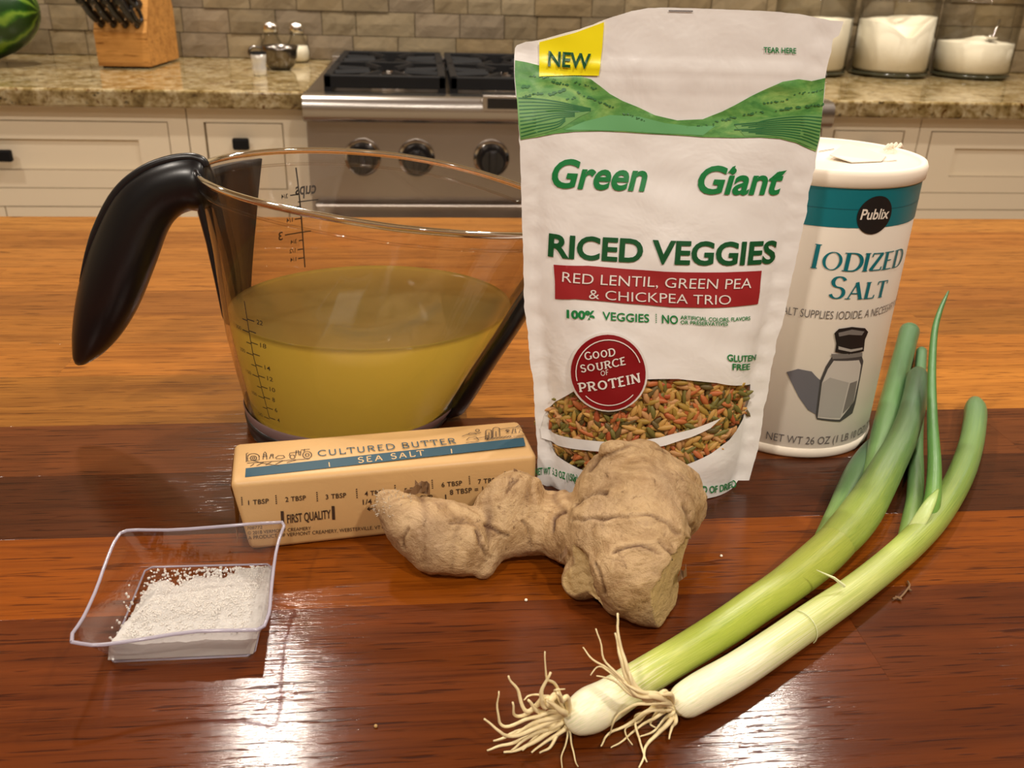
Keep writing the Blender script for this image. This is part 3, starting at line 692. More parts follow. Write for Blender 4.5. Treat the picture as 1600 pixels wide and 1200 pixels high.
b_ = obj('broth', v, f, m, None, True); tag(b_, 'cloudy yellow-green broth filling the lower half of the measuring cup', 'broth')
# handle
hp = [(334, 285, 14), (328, 286, 30), (314, 286, 40), (286, 287, 40), (250, 302, 41), (220, 334, 44), (194, 395, 47), (173, 455, 45), (156, 500, 38), (140, 535, 27), (126, 560, 13), (121, 568, 5)]
P = catmull([aty(x, y, 0.408) for x, y, r_ in hp], 6); rad = [q.x for q in catmull([Vector((r_*0.425/F, 0, 0)) for x, y, r_ in hp], 6)]
mb = MB(); mb.tube(P, rad, 24, sec=[(0.92, 1.0)]*len(P), upv=(0, 0, 1)); hd = mb.build('handle', M['handle'], cup, True)
# glossy strip along the top of the handle
mb = MB(); Q = []
for i in range(5, len(P)-24):
    tg = (P[i+1]-P[i-1]).normalized(); u = (Vector((0, 0, 1))-tg*tg.z).normalized(); Q.append(P[i]+u*(rad[i]*0.95)+Vector((0, -.003, 0)))
mb.tube(Q, [0.0018*min(1, (len(Q)-i)/8) + 0.0002 for i in range(len(Q))], 8); mb.build('top_ridge', M['blackplastic'], hd, True)
def strip(name, ph, w0, w1, z0, z1, th, mt, parent, nn=20, wig=0.0):
    mb = MB(); v = []; f = []
    for j in range(nn+1):
        q = j/nn; z = z0+(z1-z0)*q; w_ = (w0+(w1-w0)*q)*(1 if 0.06 < q else q/0.06*0.6+0.4)
        for k in range(9):
            ph_ = ph+w_*(k/4-1); o_ = th*math.sqrt(max(0, 1-(k/4-1)**2*0.9)); v.append(cupP(ph_, min(z, rimz(ph_)-0.001), 0.0006+o_))
        for k in range(9): ph_ = ph+w_*(1-k/4); v.append(cupP(ph_, min(z, rimz(ph_)-0.001), 0.0002))
    N_ = 18
    for j in range(nn):
        for k in range(N_): f.append((j*N_+k, j*N_+(k+1) % N_, (j+1)*N_+(k+1) % N_, (j+1)*N_+k))
    f += [tuple(range(N_-1, -1, -1)), tuple(range(nn*N_, (nn+1)*N_))]
    mb.add(v, f); return mb.build(name, mt, parent, True)
strip('handle_mount', PI-0.24, 0.20, 0.42, 0.045, 0.120, 0.004, mat('matt_black_plastic', (0.012, 0.011, 0.012), 0.5), cup)
strip('grip_strip', -0.10, 0.34, 0.24, 0.004, 0.078, 0.008, M['handle'], cup)
strip('spout_rib', -0.05, 0.20, 0.13, 0.079, 0.100, 0.004, mat('clear_plastic_blue_reflection', srgb(150, 185, 225), 0.08, 0, Transmission_Weight=0.7, IOR=1.45), cup)  # blue tint paints a bluish reflection into otherwise clear plastic
# scales
S0 = CupS(False); SB = CupS(True); mb = MB()
ax0, ax1 = S0.px(422, 652), S0.px(383, 470)
lines = [[ax0, ax1]]
A, B = Vector(ax0), Vector(ax1); d = (B-A); pr_ = Vector((1, 0))
labs = ['4', '6', '8', '10', '12', '14', '', '18', '', '22']
for i in range(10):
    q = A+d*(i/10.5); lines.append([q, q+pr_*0.0042])
    q2 = A+d*((i-0.15)/10.5); lines.append([q2-pr_*(0.0045 if i % 2 == 0 else 0.0032), q2])
    if labs[i]: mb = text_on(S0, T_(labs[i], 0.01), q+pr_*0.0055-Vector((0, .0008)), q+pr_*(0.0055+0.0016*len(labs[i]))-Vector((0, .0008)), q+pr_*0.0055+Vector((0, .0014)), 0.0004, mb=mb, raw=True)
    if i % 2 == 0: mb = text_on(S0, T_(str(50+i//2*50) if i < 7 else '300'), q2-pr_*0.0095-Vector((0, .0006)), q2-pr_*0.0055-Vector((0, .0006)), q2-pr_*0.0095+Vector((0, .0012)), 0.0004, mb=mb, raw=True)
mb.build('ounce_numbers', M['ink'], cup)
strokes2(S0, lines, 0.0005, 'ounce_scale', M['ink'], cup, off=0.0004, rawpts=True)
# reversed cup scale on the far wall, read through the clear plastic
lines = []; a0 = SB.px(477, 418); a1 = SB.px(463, 262); A, B = Vector(a0), Vector(a1); d = B-A; lines.append([A, B])
mb = MB()
def tick(q, L_, R2): c = A+d*q; lines.append([c+pr_*L_, c-pr_*R2]); return c
for q, tx, L_ in ((0.10, '1/4', .003), (0.19, '1/2', .003), (0.28, '3/4', .002), (0.36, '3', .0085), (0.50, '1/4', .003), (0.62, '1/2', .004), (0.74, '3/4', .004)):
    c = tick(q, L_, 0.0 if q != 0.36 else 0.004); w_ = 0.0022 if len(tx) == 1 else 0.003; hgt = 0.0042 if len(tx) == 1 else 0.0022
    mb = text_on(SB, T_(tx, 0.015), c+pr_*(L_+0.001)-Vector((0, hgt/2)), c+pr_*(L_+0.001+w_)-Vector((0, hgt/2)), c+pr_*(L_+0.001)+Vector((0, hgt/2)), 0.0004, mb=mb, raw=True)
c = SB.px(462, 305); e = SB.px(494, 302); c, e = Vector(e), Vector(c)
mb = text_on(SB, T_('cups', 0.02), c, e, c+Vector((0, 0.0042)), 0.0004, mb=mb, raw=True); lines.append([Vector(SB.px(466, 316)), Vector(SB.px(498, 312))])
mb.build('cup_numbers', M['ink'], cup); strokes2(SB, lines, 0.0006, 'cup_scale', M['ink'], cup, off=0.0004, rawpts=True)
# ================================================================ BUTTER
M['wrap'] = mat('waxed_tan_paper', srgb(204, 164, 110), 0.42); t = NT(M['wrap'])
t.bump(t.noise(t.coord('Object'), 60, 5, 0.6, 0.6), 0.25, 0.0015)
M['blue'] = mat('blue_print', srgb(22, 72, 92), 0.42); M['inkbrown'] = mat('dark_print', srgb(58, 42, 30), 0.5); M['tan'] = mat('tan_print', srgb(214, 176, 124), 0.45)
by0 = Vector((-0.0735, 0.2945, 0)); bdx = Vector((0.1175, 0.0165, 0)).normalized(); BL = 0.1185; bdy = Vector((-bdx.y, bdx.x, 0)); BW = 0.0315; BH = 0.0315
bt = thing('butter_stick', 'stick of cultured butter in tan printed paper, lying behind the ginger', 'butter', by0+bdx*BL/2+bdy*BW/2)
bm = bmesh.new(); bmesh.ops.create_cube(bm, size=1)
for v_ in bm.verts: v_.co = Vector((v_.co.x*BL, v_.co.y*BW, v_.co.z*BH))
bmesh.ops.bevel(bm, geom=bm.edges[:], offset=0.0024, segments=3, profile=0.5, affect='EDGES')
vv = []
for v_ in bm.verts:
    q = v_.co.copy(); p = by0+bdx*(q.x+BL/2)+bdy*(q.y+BW/2)+Vector((0, 0, q.z+BH/2))
    if q.x < -BL/2+0.004 and q.z < 0: p += bdx*0.0045*(-q.z/(BH/2))      # tucked lower corner
    if q.x > BL/2-0.004 and q.z > 0: p += Vector((0, 0, -0.0006))
    vv.append(p)
bm.verts.index_update(); ff = [[v_.index for v_ in f_.verts] for f_ in bm.faces]; bm.free()
obj('wrapper', vv, ff, M['wrap'], bt, True)
# folded paper ends
for s_ in (0, 1):
    x_ = -0.0004 if s_ == 0 else BL+0.0004; mb = MB()
    def e_(a, b, o_=0.0): return by0+bdx*(x_+(-o_ if s_ == 0 else o_))+bdy*a+Vector((0, 0, b))
    mb.add([e_(.002, .003), e_(BW-.002, .003), e_(BW/2, .017, .0006)], [(0, 1, 2)]); mb.add([e_(.002, BH-.003), e_(BW-.002, BH-.003), e_(BW/2, .015, .0007)], [(0, 2, 1)])
    mb.build('end_fold', M['wrap'], bt)
class Plane(Surf):
    def __init__(s, o, ex, ey, n_): s.o, s.ex, s.ey, s.n = Vector(o), Vector(ex), Vector(ey), Vector(n_)
    def px(s, x, y): d_ = ray(x, y); t_ = (s.o-CAM).dot(s.n)/d_.dot(s.n); p = CAM+d_*t_-s.o; return (p.dot(s.ex), p.dot(s.ey))
    def at(s, a, b, off): return s.o+s.ex*a+s.ey*b+s.n*off
ST = Plane(by0+Vector((0, 0, BH)), bdx, bdy, (0, 0, 1)); SF = Plane(by0, bdx, (0, 0, 1), -bdy)
decal('blue_band', ST, [[(383, 746), (821, 697), (818, 684), (384, 732)]], M['blue'], bt, 0.00012, 0.02)
mb = text_on(ST, skel_mesh('CULTURED BUTTER', 0.13, 0.12, 0, wide=1.25, gap=0.14), (497, 713), (713, 693), (496, 704), 0.00016, raw=False)
mb.build('lettering_title', M['blue'], bt)
mb = text_on(ST, skel_mesh('SEA SALT', 0.14, 0.13, 0, wide=1.2, gap=0.22), (560, 724), (664, 712), (559, 715), 0.0002); 
strokes = [[(515, 730), (514, 723)], [(706, 709), (705, 702)]]
mb.build('lettering_flavour', M['tan'], bt); strokes2(ST, strokes, 0.0004, 'band_marks', M['tan'], bt, 0.0002)
# farm drawings
L_ = []
def loopc(cx, cy, rx, ry, a0=0, a1=360, n_=12): L_.append([(cx+rx*math.cos(math.radians(a0+(a1-a0)*i/n_)), cy-ry*math.sin(math.radians(a0+(a1-a0)*i/n_))) for i in range(n_+1)])
L_.append([(385, 722), (385, 709), (388, 708)]); loopc(396, 714, 9, 5, 0, 180); loopc(396, 716, 5, 3.5); L_.append([(387, 715), (387, 721), (405, 719), (405, 713)]); loopc(396, 716, 2, 1.5)
L_.append([(411, 718), (412, 709), (414, 706), (416, 709), (417, 718)]); L_.append([(412, 711), (416, 711)]); L_.append([(410, 714), (418, 713)])
L_.append([(421, 717), (423, 712), (426, 712), (427, 716)]); L_.append([(430, 716), (435, 712), (443, 712), (445, 715), (440, 717), (431, 717)]); loopc(425, 711, 2, 1.3)
loopc(480, 711, 7, 5.5); loopc(480, 711, 3, 2.3); loopc(457, 714, 4, 3); L_.append([(452, 712), (453, 708), (470, 706), (471, 703), (484, 702)]); L_.append([(462, 712), (463, 704), (466, 704), (467, 711)]); L_.append([(470, 706), (469, 712)]); L_.append([(475, 706), (476, 702)])
L_.append([(386, 724), (484, 717)]); L_.append([(391, 729), (397, 725)]); L_.append([(401, 728), (409, 724), (412, 722)]); L_.append([(415, 727), (424, 722)]); L_.append([(430, 726), (442, 720)]); L_.append([(448, 723), (462, 719)]); L_.append([(396, 720), (410, 724), (436, 728)])
L_.append([(722, 682), (730, 679), (742, 678), (752, 676)]); loopc(738, 679, 6, 2.5, 0, 180); loopc(746, 673, 3, 2); L_.append([(729, 688), (733, 684), (744, 683), (748, 688)]); L_.append([(740, 686), (758, 683), (762, 680), (762, 688)])
L_.append([(759, 686), (759, 674)]); L_.append([(768, 685), (768, 673)]); loopc(763.5, 674, 4.5, 2.4, 0, 180, 8); L_.append([(770, 684), (770, 671)]); L_.append([(781, 682), (780, 670)]); loopc(775.5, 671, 5.2, 3, 0, 180, 8); L_.append([(764, 684), (764, 676)]); L_.append([(775, 682), (775, 674)])
L_.append([(781, 671), (795, 669), (806, 668), (818, 666)]); L_.append([(800, 678), (802, 670), (805, 670), (806, 677)]); L_.append([(793, 676), (793, 672)]); loopc(793, 673, 2.5, 1.6); L_.append([(811, 677), (813, 671), (817, 675), (818, 677)]); L_.append([(806, 668), (812, 664)])
for i in range(8): loopc(760+i*5.2, 686-i*.5, 2, 1.4, n_=6)
L_.append([(728, 692), (748, 690)]); L_.append([(802, 682), (820, 680)]); L_.append([(798, 685), (818, 682)])
strokes2(ST, L_, 0.00033, 'farm_drawing', M['inkbrown'], bt, 0.00016, 0.02)
# front face
mb = MB()
for i, (x, y) in enumerate([(388, 785), (446, 780), (509, 776), (570, 771), (632, 766), (690, 757), (747, 752)]):
    mb = text_on(SF, T_('%d TBSP' % (i+1), 0.012, 1.08), (x, y+3.5), (x+32, y+0.5), (x-0.5, y-3.8), 0.0003, mb=mb, cell=0.02)
mb = text_on(SF, T_('8 TBSP = 1 STICK', 0.012, 1.08), (703, 772.5), (792, 763), (702.5, 764.8), 0.0003, mb=mb, cell=0.02)
mb = text_on(SF, T_('1/4 CUP', 0.01), (567, 788), (610, 784), (566.5, 780), 0.0003, mb=mb, cell=0.02)
mb = text_on(SF, T_('1/3 CUP', 0.01), (640, 783), (676, 780), (639.5, 775), 0.0003, mb=mb, cell=0.02)
mb = text_on(SF, T_('NET WT 4 OZ', 0.014), (740, 795), (800, 789), (739, 786), 0.0003, mb=mb, cell=0.02)
mb = text_on(SF, T_('POUNDS', 0.012), (741, 805), (785, 801), (740, 797), 0.0003, mb=mb, cell=0.02)
mb = text_on(SF, T_('1', 0.05), (439.5, 816), (444, 816), (438.5, 798), 0.0003, mb=mb, cell=0.02)
mb = text_on(SF, T_('1', 0.05), (519, 810), (523.5, 810), (518, 790), 0.0003, mb=mb, cell=0.02)
mb = text_on(SF, T_('FIRST QUALITY', 0.014), (449, 817), (517, 809), (448, 803.5), 0.0003, mb=mb, cell=0.02)
mb = text_on(SF, T_('708772', 0.0), (386, 827), (410, 825), (385.8, 822.5), 0.0003, mb=mb, cell=0.02)
mb = text_on(SF, T_('© 2018 VERMONT CREAMERY', 0.0), (387, 835), (486, 827), (386.5, 829.5), 0.0003, mb=mb, cell=0.02)
mb = text_on(SF, T_('A PRODUCT OF VERMONT CREAMERY, WEBSTERVILLE, VT 05678', 0.0), (388, 842.5), (615, 824), (387.5, 837), 0.0003, mb=mb, cell=0.02)
mb.build('lettering_front', M['inkbrown'], bt)
L_ = []
for x, y0_, y1_ in ((377.5, 776, 790), (431, 773, 788), (495, 768, 784), (557, 763, 779), (617, 757, 774), (675, 749, 764), (733, 743, 757), (789, 736, 750)):
    for k in range(5): a_ = y0_+(y1_-y0_)*k/5; L_.append([(x+k*.2, a_), (x+k*.2, a_+(y1_-y0_)*0.12)])
for i in range(10): L_.append([(652+i*4.2, 783-i*.35), (654.4+i*4.2, 782.8-i*.35)])
L_.append([(696, 772), (697, 787)]); L_.append([(574, 795), (583, 794)]); L_.append([(577, 792), (574, 795), (578, 797)])
strokes2(SF, L_, 0.00045, 'measure_ticks', M['inkbrown'], bt, 0.0003, 0.02)
# ================================================================ SALT CAN
cxc, cyc, cr, chh = 0.1826, 0.397, 0.0413, 0.136
class Cyl(Surf):
    def px(s, x, y):
        d_ = ray(x, y); a = d_.x**2+d_.y**2; ox, oy = CAM.x-cxc, CAM.y-cyc; b = 2*(ox*d_.x+oy*d_.y); c = ox*ox+oy*oy-cr*cr; D = max(0, b*b-4*a*c)
        t_ = (-b-math.sqrt(D))/(2*a); p = CAM+d_*t_; return (math.atan2(p.x-cxc, -(p.y-cyc))*cr, p.z)
    def at(s, a, b, off): q = a/cr; return Vector((cxc+(cr+off)*math.sin(q), cyc-(cr+off)*math.cos(q), b))
SC = Cyl()
cn = thing('salt_can', 'white cardboard salt canister with a teal band and a black round emblem, behind the pouch', 'salt canister', (cxc, cyc, 0))
M['card'] = mat('white_card', srgb(226, 216, 202), 0.42); M['cardedge'] = mat('pale_card_lid', srgb(240, 228, 210), 0.7)
M['teal'] = mat('teal_print', srgb(0, 108, 118), 0.38); M['grey'] = mat('grey_print', srgb(96, 90, 88), 0.5); M['black'] = mat('black_print', (0.01, 0.01, 0.01), 0.4)
mb = MB(); mb.lathe((cxc, cyc, 0), [(cr-0.0005, 0.0045), (cr, 0.0055), (cr, 0.1285), (cr-0.0005, 0.1295)], 96, cap0=False, cap1=False); mb.build('tube_wall', M['card'], cn, True)
mb = MB(); mb.lathe((cxc, cyc, 0), [(cr-0.0006, 0), (cr+0.0006, 0.0012), (cr+0.0007, 0.0048), (cr-0.0004, 0.0056)], 96, cap1=False); o = mb.build('base_rim', M['cardedge'], cn, True)
mb = MB(); mb.lathe((cxc, cyc, 0), [(cr+0.0002, 0.1288), (cr+0.0012, 0.1295), (cr+0.0014, 0.1340), (cr+0.0006, 0.1358), (cr-0.0012, 0.1360), (cr-0.0022, 0.1352), (cr-0.0030, 0.1338), (0.001, 0.1336)], 96, cap0=False); ld = mb.build('lid', M['cardedge'], cn, True)
# torn pour spout flap and paper fuzz
TOP = Plane((cxc, cyc, 0.1336), (1, 0, 0), (0, 1, 0), (0, 0, 1))
P = [TOP.px(*p) for p in ((1316, 234), (1325, 232), (1384, 246), (1377, 254), (1330, 256), (1295, 250))]
mb = MB(); v = [TOP.at(a, b, 0.0004+0.0016*(i in (0, 1, 5))) for i, (a, b) in enumerate(P)]; mb.add(v+[q+Vector((0, 0, .0004)) for q in v], [tuple(range(6))[::-1], tuple(range(6, 12))]+[(i, (i+1) % 6, 6+(i+1) % 6, 6+i) for i in range(6)]); mb.build('spout_flap', M['card'], ld)
strokes2(TOP, [[(1279, 238), (1290, 236), (1303, 234)], [(1376, 253), (1390, 253), (1401, 252)], [(1310, 233), (1330, 237), (1384, 247)]], 0.0007, 'flap_slit', M['grey'], ld, 0.0005)
mb = MB()
for (x, y) in ((1393, 229), (1400, 228), (1407, 229), (1388, 230)):
    p = atz(x, y, 0.1365); mb.tube([p-Vector((.002, 0, .0012)), p+Vector((0, 0, .0008)), p+Vector((.002, .001, -.0008))], [0.0006, 0.0011, 0.0004], 6)
mb.build('paper_fuzz', M['cardedge'], ld)
def cband(a0, a1, z0, z1, name, mt, off=0.0002, nn=60):
    v = []; 
    for i in range(nn+1): a = a0+(a1-a0)*i/nn; v += [SC.at(a, z0, off), SC.at(a, z1, off)]
    return obj(name, v, [(2*i, 2*i+2, 2*i+3, 2*i+1) for i in range(nn)], mt, cn, True)
full = PI*cr*0.98
zt0 = SC.px(1262, 333)[1]
cband(-full, full, 0.1122, 0.1291, 'teal_band', M['teal'])
cband(-full, full, 0.1200, 0.1203, 'band_seam', mat('teal_edge', srgb(0, 88, 98), 0.4), 0.0003)
cpt = SC.px(1367, 336); ct = SC.px(1366, 307); rr_ = (Vector(ct)-Vector(cpt)).length
v, f = poly2(SC, [(cpt[0]+rr_*math.cos(2*PI*i/32), cpt[1]+rr_*math.sin(2*PI*i/32)) for i in range(32)], 0.0004, 0.002, raw=True); obj('round_emblem', v, f, M['black'], cn)
mb = text_on(SC, T_('Publix', 0.02), (cpt[0]-rr_*0.82, cpt[1]-rr_*0.2), (cpt[0]+rr_*0.80, cpt[1]-rr_*0.2), (cpt[0]-rr_*0.82, cpt[1]+rr_*0.32), 0.0006, shear=0.1, raw=True, cell=0.001, cap=CAPH); mb.build('emblem_lettering', M['card'], cn)
mb = text_on(SC, skel_mesh('Iodized', 0.13, 0.045, 0.10, caps_small=True, gap=0.05), (1266, 418), (1406, 414), (1271, 380), 0.0004, shear=0.06, cell=0.001)
mb = text_on(SC, skel_mesh('Salt', 0.13, 0.045, 0.10, caps_small=True, gap=0.05), (1293, 465), (1381, 463), (1298, 430), 0.0004, shear=0.06, cell=0.001, mb=mb); mb.build('lettering_title', M['teal'], cn)
a_ = SC.px(1225, 490); b_ = SC.px(1392, 489)
mb = text_on(SC, T_('THIS SALT SUPPLIES IODIDE, A NECESSARY NUTRIENT', -0.008), (a_[0]-0.011, a_[1]), (b_[0]+0.019, a_[1]), (a_[0]-0.011, a_[1]+0.0037), 0.0004, raw=True, cell=0.001)
a_ = SC.px(1197, 685); b_ = SC.px(1345, 684)
mb = text_on(SC, T_('NET WT 26 OZ (1 LB 10 OZ) 737g', -0.006), a_, (b_[0]+0.012, a_[1]), (a_[0], a_[1]+0.0040), 0.0004, raw=True, cell=0.001, mb=mb); mb.build('lettering_small', M['grey'], cn)
# printed picture of a salt shaker
MP = [mat('picture_%d' % i, srgb(*c), 0.45) for i, c in enumerate([(104, 102, 108), (30, 26, 26), (168, 162, 156), (120, 114, 110), (196, 188, 180), (214, 206, 198), (70, 66, 66)])]
def pic(nm, pts, k, off): return decal(nm, SC, [pts], MP[k], cn, off, 0.0015)
pic('picture_shadow', [(1229, 581), (1247, 576), (1268, 580), (1275, 588), (1284, 596), (1276, 648), (1262, 640), (1248, 620), (1238, 600)], 0, 0.0003)
pic('picture_outline', [(1300, 556), (1345, 554), (1348, 564), (1345, 580), (1336, 628), (1331, 645), (1312, 658.5), (1276, 654.5), (1274, 648), (1281, 594), (1290, 572)], 6, 0.0004)
pic('picture_glass', [(1302, 563), (1341, 562), (1344, 570), (1341, 590), (1333, 626), (1311, 655), (1277, 652), (1284, 597), (1293, 576)], 4, 0.0005)
pic('picture_salt', [(1285, 597), (1296, 589), (1325, 597), (1312, 652), (1278, 650)], 2, 0.0006)
pic('picture_side', [(1327, 598), (1338, 594), (1332, 628), (1315, 646)], 3, 0.0006)
pic('picture_neck', [(1298, 552), (1346, 550), (1346, 556), (1300, 560)], 3, 0.0006)
pic('picture_cap', [(1303, 520), (1310, 513), (1330, 510), (1350, 512), (1355, 518), (1350, 530), (1348, 548), (1325, 553), (1304, 549), (1306, 536)], 1, 0.0006)
pic('picture_cap_shine', [(1309, 519), (1330, 514), (1349, 517), (1345, 523), (1325, 522), (1310, 525)], 3, 0.0007)
pic('picture_cap_base', [(1309, 540), (1328, 545), (1346, 542), (1346, 545), (1328, 549), (1309, 545)], 2, 0.0007)
# ================================================================ POUCH
pa = math.radians(-4); PX = Vector((math.cos(pa), math.sin(pa), 0)); PU = Vector((0, 0.045, 1)).normalized(); PN = PX.cross(PU).normalized(); PO = Vector((0.0955, 0.3345, 0.0))
def plane_st(x, y, off=0.0):
    d_ = ray(x, y); o_ = PO+PN*off; t_ = (o_-CAM).dot(PN)/d_.dot(PN); p = CAM+d_*t_-o_
    return (p.dot(PX), p.dot(PU))
Ledge = [(842, 752), (840, 700), (836, 650), (834, 600), (828, 560), (826, 520), (820, 480), (819, 420), (817, 330), (816, 300), (815, 250), (812, 200), (810, 160), (806, 118), (807, 100), (808, 78)]
Redge = [(1170, 760), (1172, 751), (1176, 730), (1185, 700), (1191, 662), (1193, 640), (1201, 610), (1205, 575), (1212, 550), (1214, 530), (1223, 508), (1231, 470), (1237, 440), (1246, 400), (1257, 350), (1262, 330), (1265, 300), (1275, 262), (1277, 240), (1283, 215), (1287, 170), (1292, 125), (1294, 105), (1301, 80), (1304, 60), (1313, 55), (1321, 33)]
Tedge = [(1300, 31), (1280, 27), (1250, 21), (1200, 17), (1150, 15), (1100, 13.5), (1045, 12), (1015, 13), (990, 18), (960, 27), (930, 39), (900, 50), (870, 58), (845, 65), (825, 68), (812, 73)]
Ls = [plane_st(*p) for p in Ledge]; Rs = [plane_st(*p) for p in Redge]; Ts = [plane_st(*p) for p in Tedge]
Ls[0] = (Ls[1][0]+0.0005, 0.002); Rs[0] = (Rs[1][0]-0.0005, 0.004); 
Rs = [Rs[0]]+[r for r in Rs[1:] if r[1] > 0.005]
Ls = [Ls[0]]+[r for r in Ls[1:] if r[1] > 0.004]
sL = lambda t: lerp([p[1] for p in Ls], [p[0] for p in Ls], t); sR = lambda t: lerp([p[1] for p in Rs], [p[0] for p in Rs], min(t, Rs[-3][1]))
ZIP = plane_st(1100, 108)[1]
def Dfront(s, t):
    a, b = sL(t)+0.0065, sR(t)-0.0075; u = (s-a)/(b-a)
    Dm = lerp([0, .015, .03, .05, .08, .11, .14, .16, .2], [.0125, .0150, .0150, .0140, .0115, .0080, .0042, .0012, .0006], t)
    k = (1-abs(2*u-1)**2.6) if 0 < u < 1 else 0.0
    r = Dm*max(0, k)**0.75
    edge = min(s-sL(t), sR(t)-s)
    wr = noise.noise(Vector((s*34, t*22, 1.3)))*0.0024+noise.noise(Vector((s*70+t*60, t*70-s*30, 4.1)))*0.0010
    r += 1.35*wr*sstep(0.002, 0.02, edge)*(0.55 if t < 0.16 else 0.35)
    r += 0.0010*math.exp(-((t-ZIP)/0.0018)**2)*sstep(0.006, 0.012, edge)+0.0007*math.exp(-((t-ZIP+0.005)/0.0016)**2)*sstep(0.006, 0.012, edge)
    if u > 1 or u < 0: r += 0.00028*math.sin(t*620+3*noise.noise(Vector((0,t*40,0))))*sstep(0.0, 0.003, edge)+0.0002
    r -= 0.010*sstep(-0.02, -0.06, s)*sstep(0.150, 0.185, t)            # top left corner bends away
    return r
class PouchS(Surf):
    def px(s, x, y):
        off = 0.0
        for _ in range(12):
            a, b = plane_st(x, y, off); off = off*0.4+0.6*Dfront(a, max(0, b))
        return (a, b)
    def at(s, a, b, off): return PO+PX*a+PU*b+PN*(Dfront(a, max(0, b))+off)
SP = PouchS()
def inside(p, poly):
    c = False; j = len(poly)-1
    for i in range(len(poly)):
        if (poly[i][1] > p[1]) != (poly[j][1] > p[1]) and p[0] < (poly[j][0]-poly[i][0])*(p[1]-poly[i][1])/(poly[j][1]-poly[i][1])+poly[i][0]: c = not c
        j = i
    return c
def dens(P, g):
    D = []
    for i in range(len(P)):
        a, b = Vector(P[i]), Vector(P[(i+1) % len(P)]); k = max(1, int((b-a).length/g)); D += [a+(b-a)*(q/k) for q in range(k)]
    return D
bot = [(Ls[0][0]+0.004, 0.0)]+[(Ls[0][0]+(Rs[0][0]-Ls[0][0])*q, 0.0) for q in (.25, .5, .75)]+[(Rs[0][0]-0.007, 0.0), (Rs[0][0]-0.005, 0.004)]
outline = bot+Rs+Ts+Ls[::-1]
rj = random.Random(3); O2 = []
for p in dens(outline, 0.0022):
    j = 0.0 if p.y < 0.01 else 0.0002; O2.append(Vector((p.x+rj.uniform(-j, j), p.y+(rj.uniform(-j, j)*0.4))))
winpx = [(845, 668), (850, 650), (868, 628), (900, 610), (950, 598), (1010, 593), (1060, 592), (1120, 598), (1173, 600), (1171, 625), (1161, 655), (1140, 687), (1112, 708), (1083, 722), (1040, 738), (1000, 745), (950, 745), (905, 733), (870, 712), (852, 690)]
W2 = dens([SP.px(*p) for p in winpx], 0.002)
V = O2+W2; E = [(i, (i+1) % len(O2)) for i in range(len(O2))]+[(len(O2)+i, len(O2)+(i+1) % len(W2)) for i in range(len(W2))]
g = 0.0022; x = -0.075
while x < 0.075:
    y = 0.001
    while y < 0.21:
        if inside((x, y), O2): V.append(Vector((x+rj.uniform(-.0002, .0002), y+rj.uniform(-.0002, .0002))))
        y += g
    x += g
r = delaunay_2d_cdt(V, E, [], 0, 1e-7)
rv = r[0]; FF, FWn = [], []
for f_ in r[2]:
    c = sum((rv[i] for i in f_), Vector((0, 0)))/3
    if not inside(c, O2): continue
    (FWn if inside(c, W2) else FF).append(tuple(f_))
pch = thing('food_pouch', 'white stand-up pouch of riced vegetables with a green hill print, standing at the centre', 'pouch', PO)
M['pouch'] = mat('white_pouch_plastic', srgb(240, 237, 234), 0.33); t = NT(M['pouch']); t.bump(t.noise(t.coord('Object'), 38, 4, 0.55, 0.4), 0.4, 0.003)
def compact(vs_, fs):
    used = sorted({i for f_ in fs for i in f_}); mp = {k: i for i, k in enumerate(used)}; return [vs_[k] for k in used], [tuple(mp[i] for i in f_) for f_ in fs]
front = [SP.at(p.x, p.y, 0) for p in rv]
def Dback(s, t):
    a, b = sL(t)+0.0065, sR(t)-0.0075; u = (s-a)/(b-a); Dm = lerp([0, .03, .08, .14, .17, .2], [.019, .018, .012, .004, .001, .0004], t)
    return 0.0004+Dm*max(0, 1-abs(2*u-1)**2.2)**0.8 if 0 < u < 1 else 0.0004
def backP(p):
    d_ = Dfront(p.x, max(0, p.y)); base = d_ if (p.x < sL(p.y)+0.0065 or p.x > sR(p.y)-0.0075 or p.y > 0.16) else 0.0
    return PO+PX*p.x+PU*p.y+PN*(min(d_, base)-Dback(p.x, p.y))
back = [backP(p) for p in rv]
fv, ffc = compact(front, FF)
pf = obj('front_panel', fv, ffc, M['pouch'], pch, True)
n0 = len(rv); bv, bf = compact(back, [f_[::-1] for f_ in FF+FWn]); 
mb = MB(); mb.add(bv, bf)
bb = [p for p in O2 if p.y < 1e-5]; bb.sort(key=lambda p: p.x); v = []
for p in bb: v += [SP.at(p.x, 0, 0)+Vector((0, 0, 0.0004)), PO+PX*p.x+PN*(-Dback(p.x, 0))]
mb.add(v, [(2*i, 2*i+2, 2*i+3, 2*i+1) for i in range(len(bb)-1)]); mb.build('back_panel', M['pouch'], pch, True)
wv, wf = compact(front, FWn); obj('clear_window', wv, wf, M['film'], pch, True)
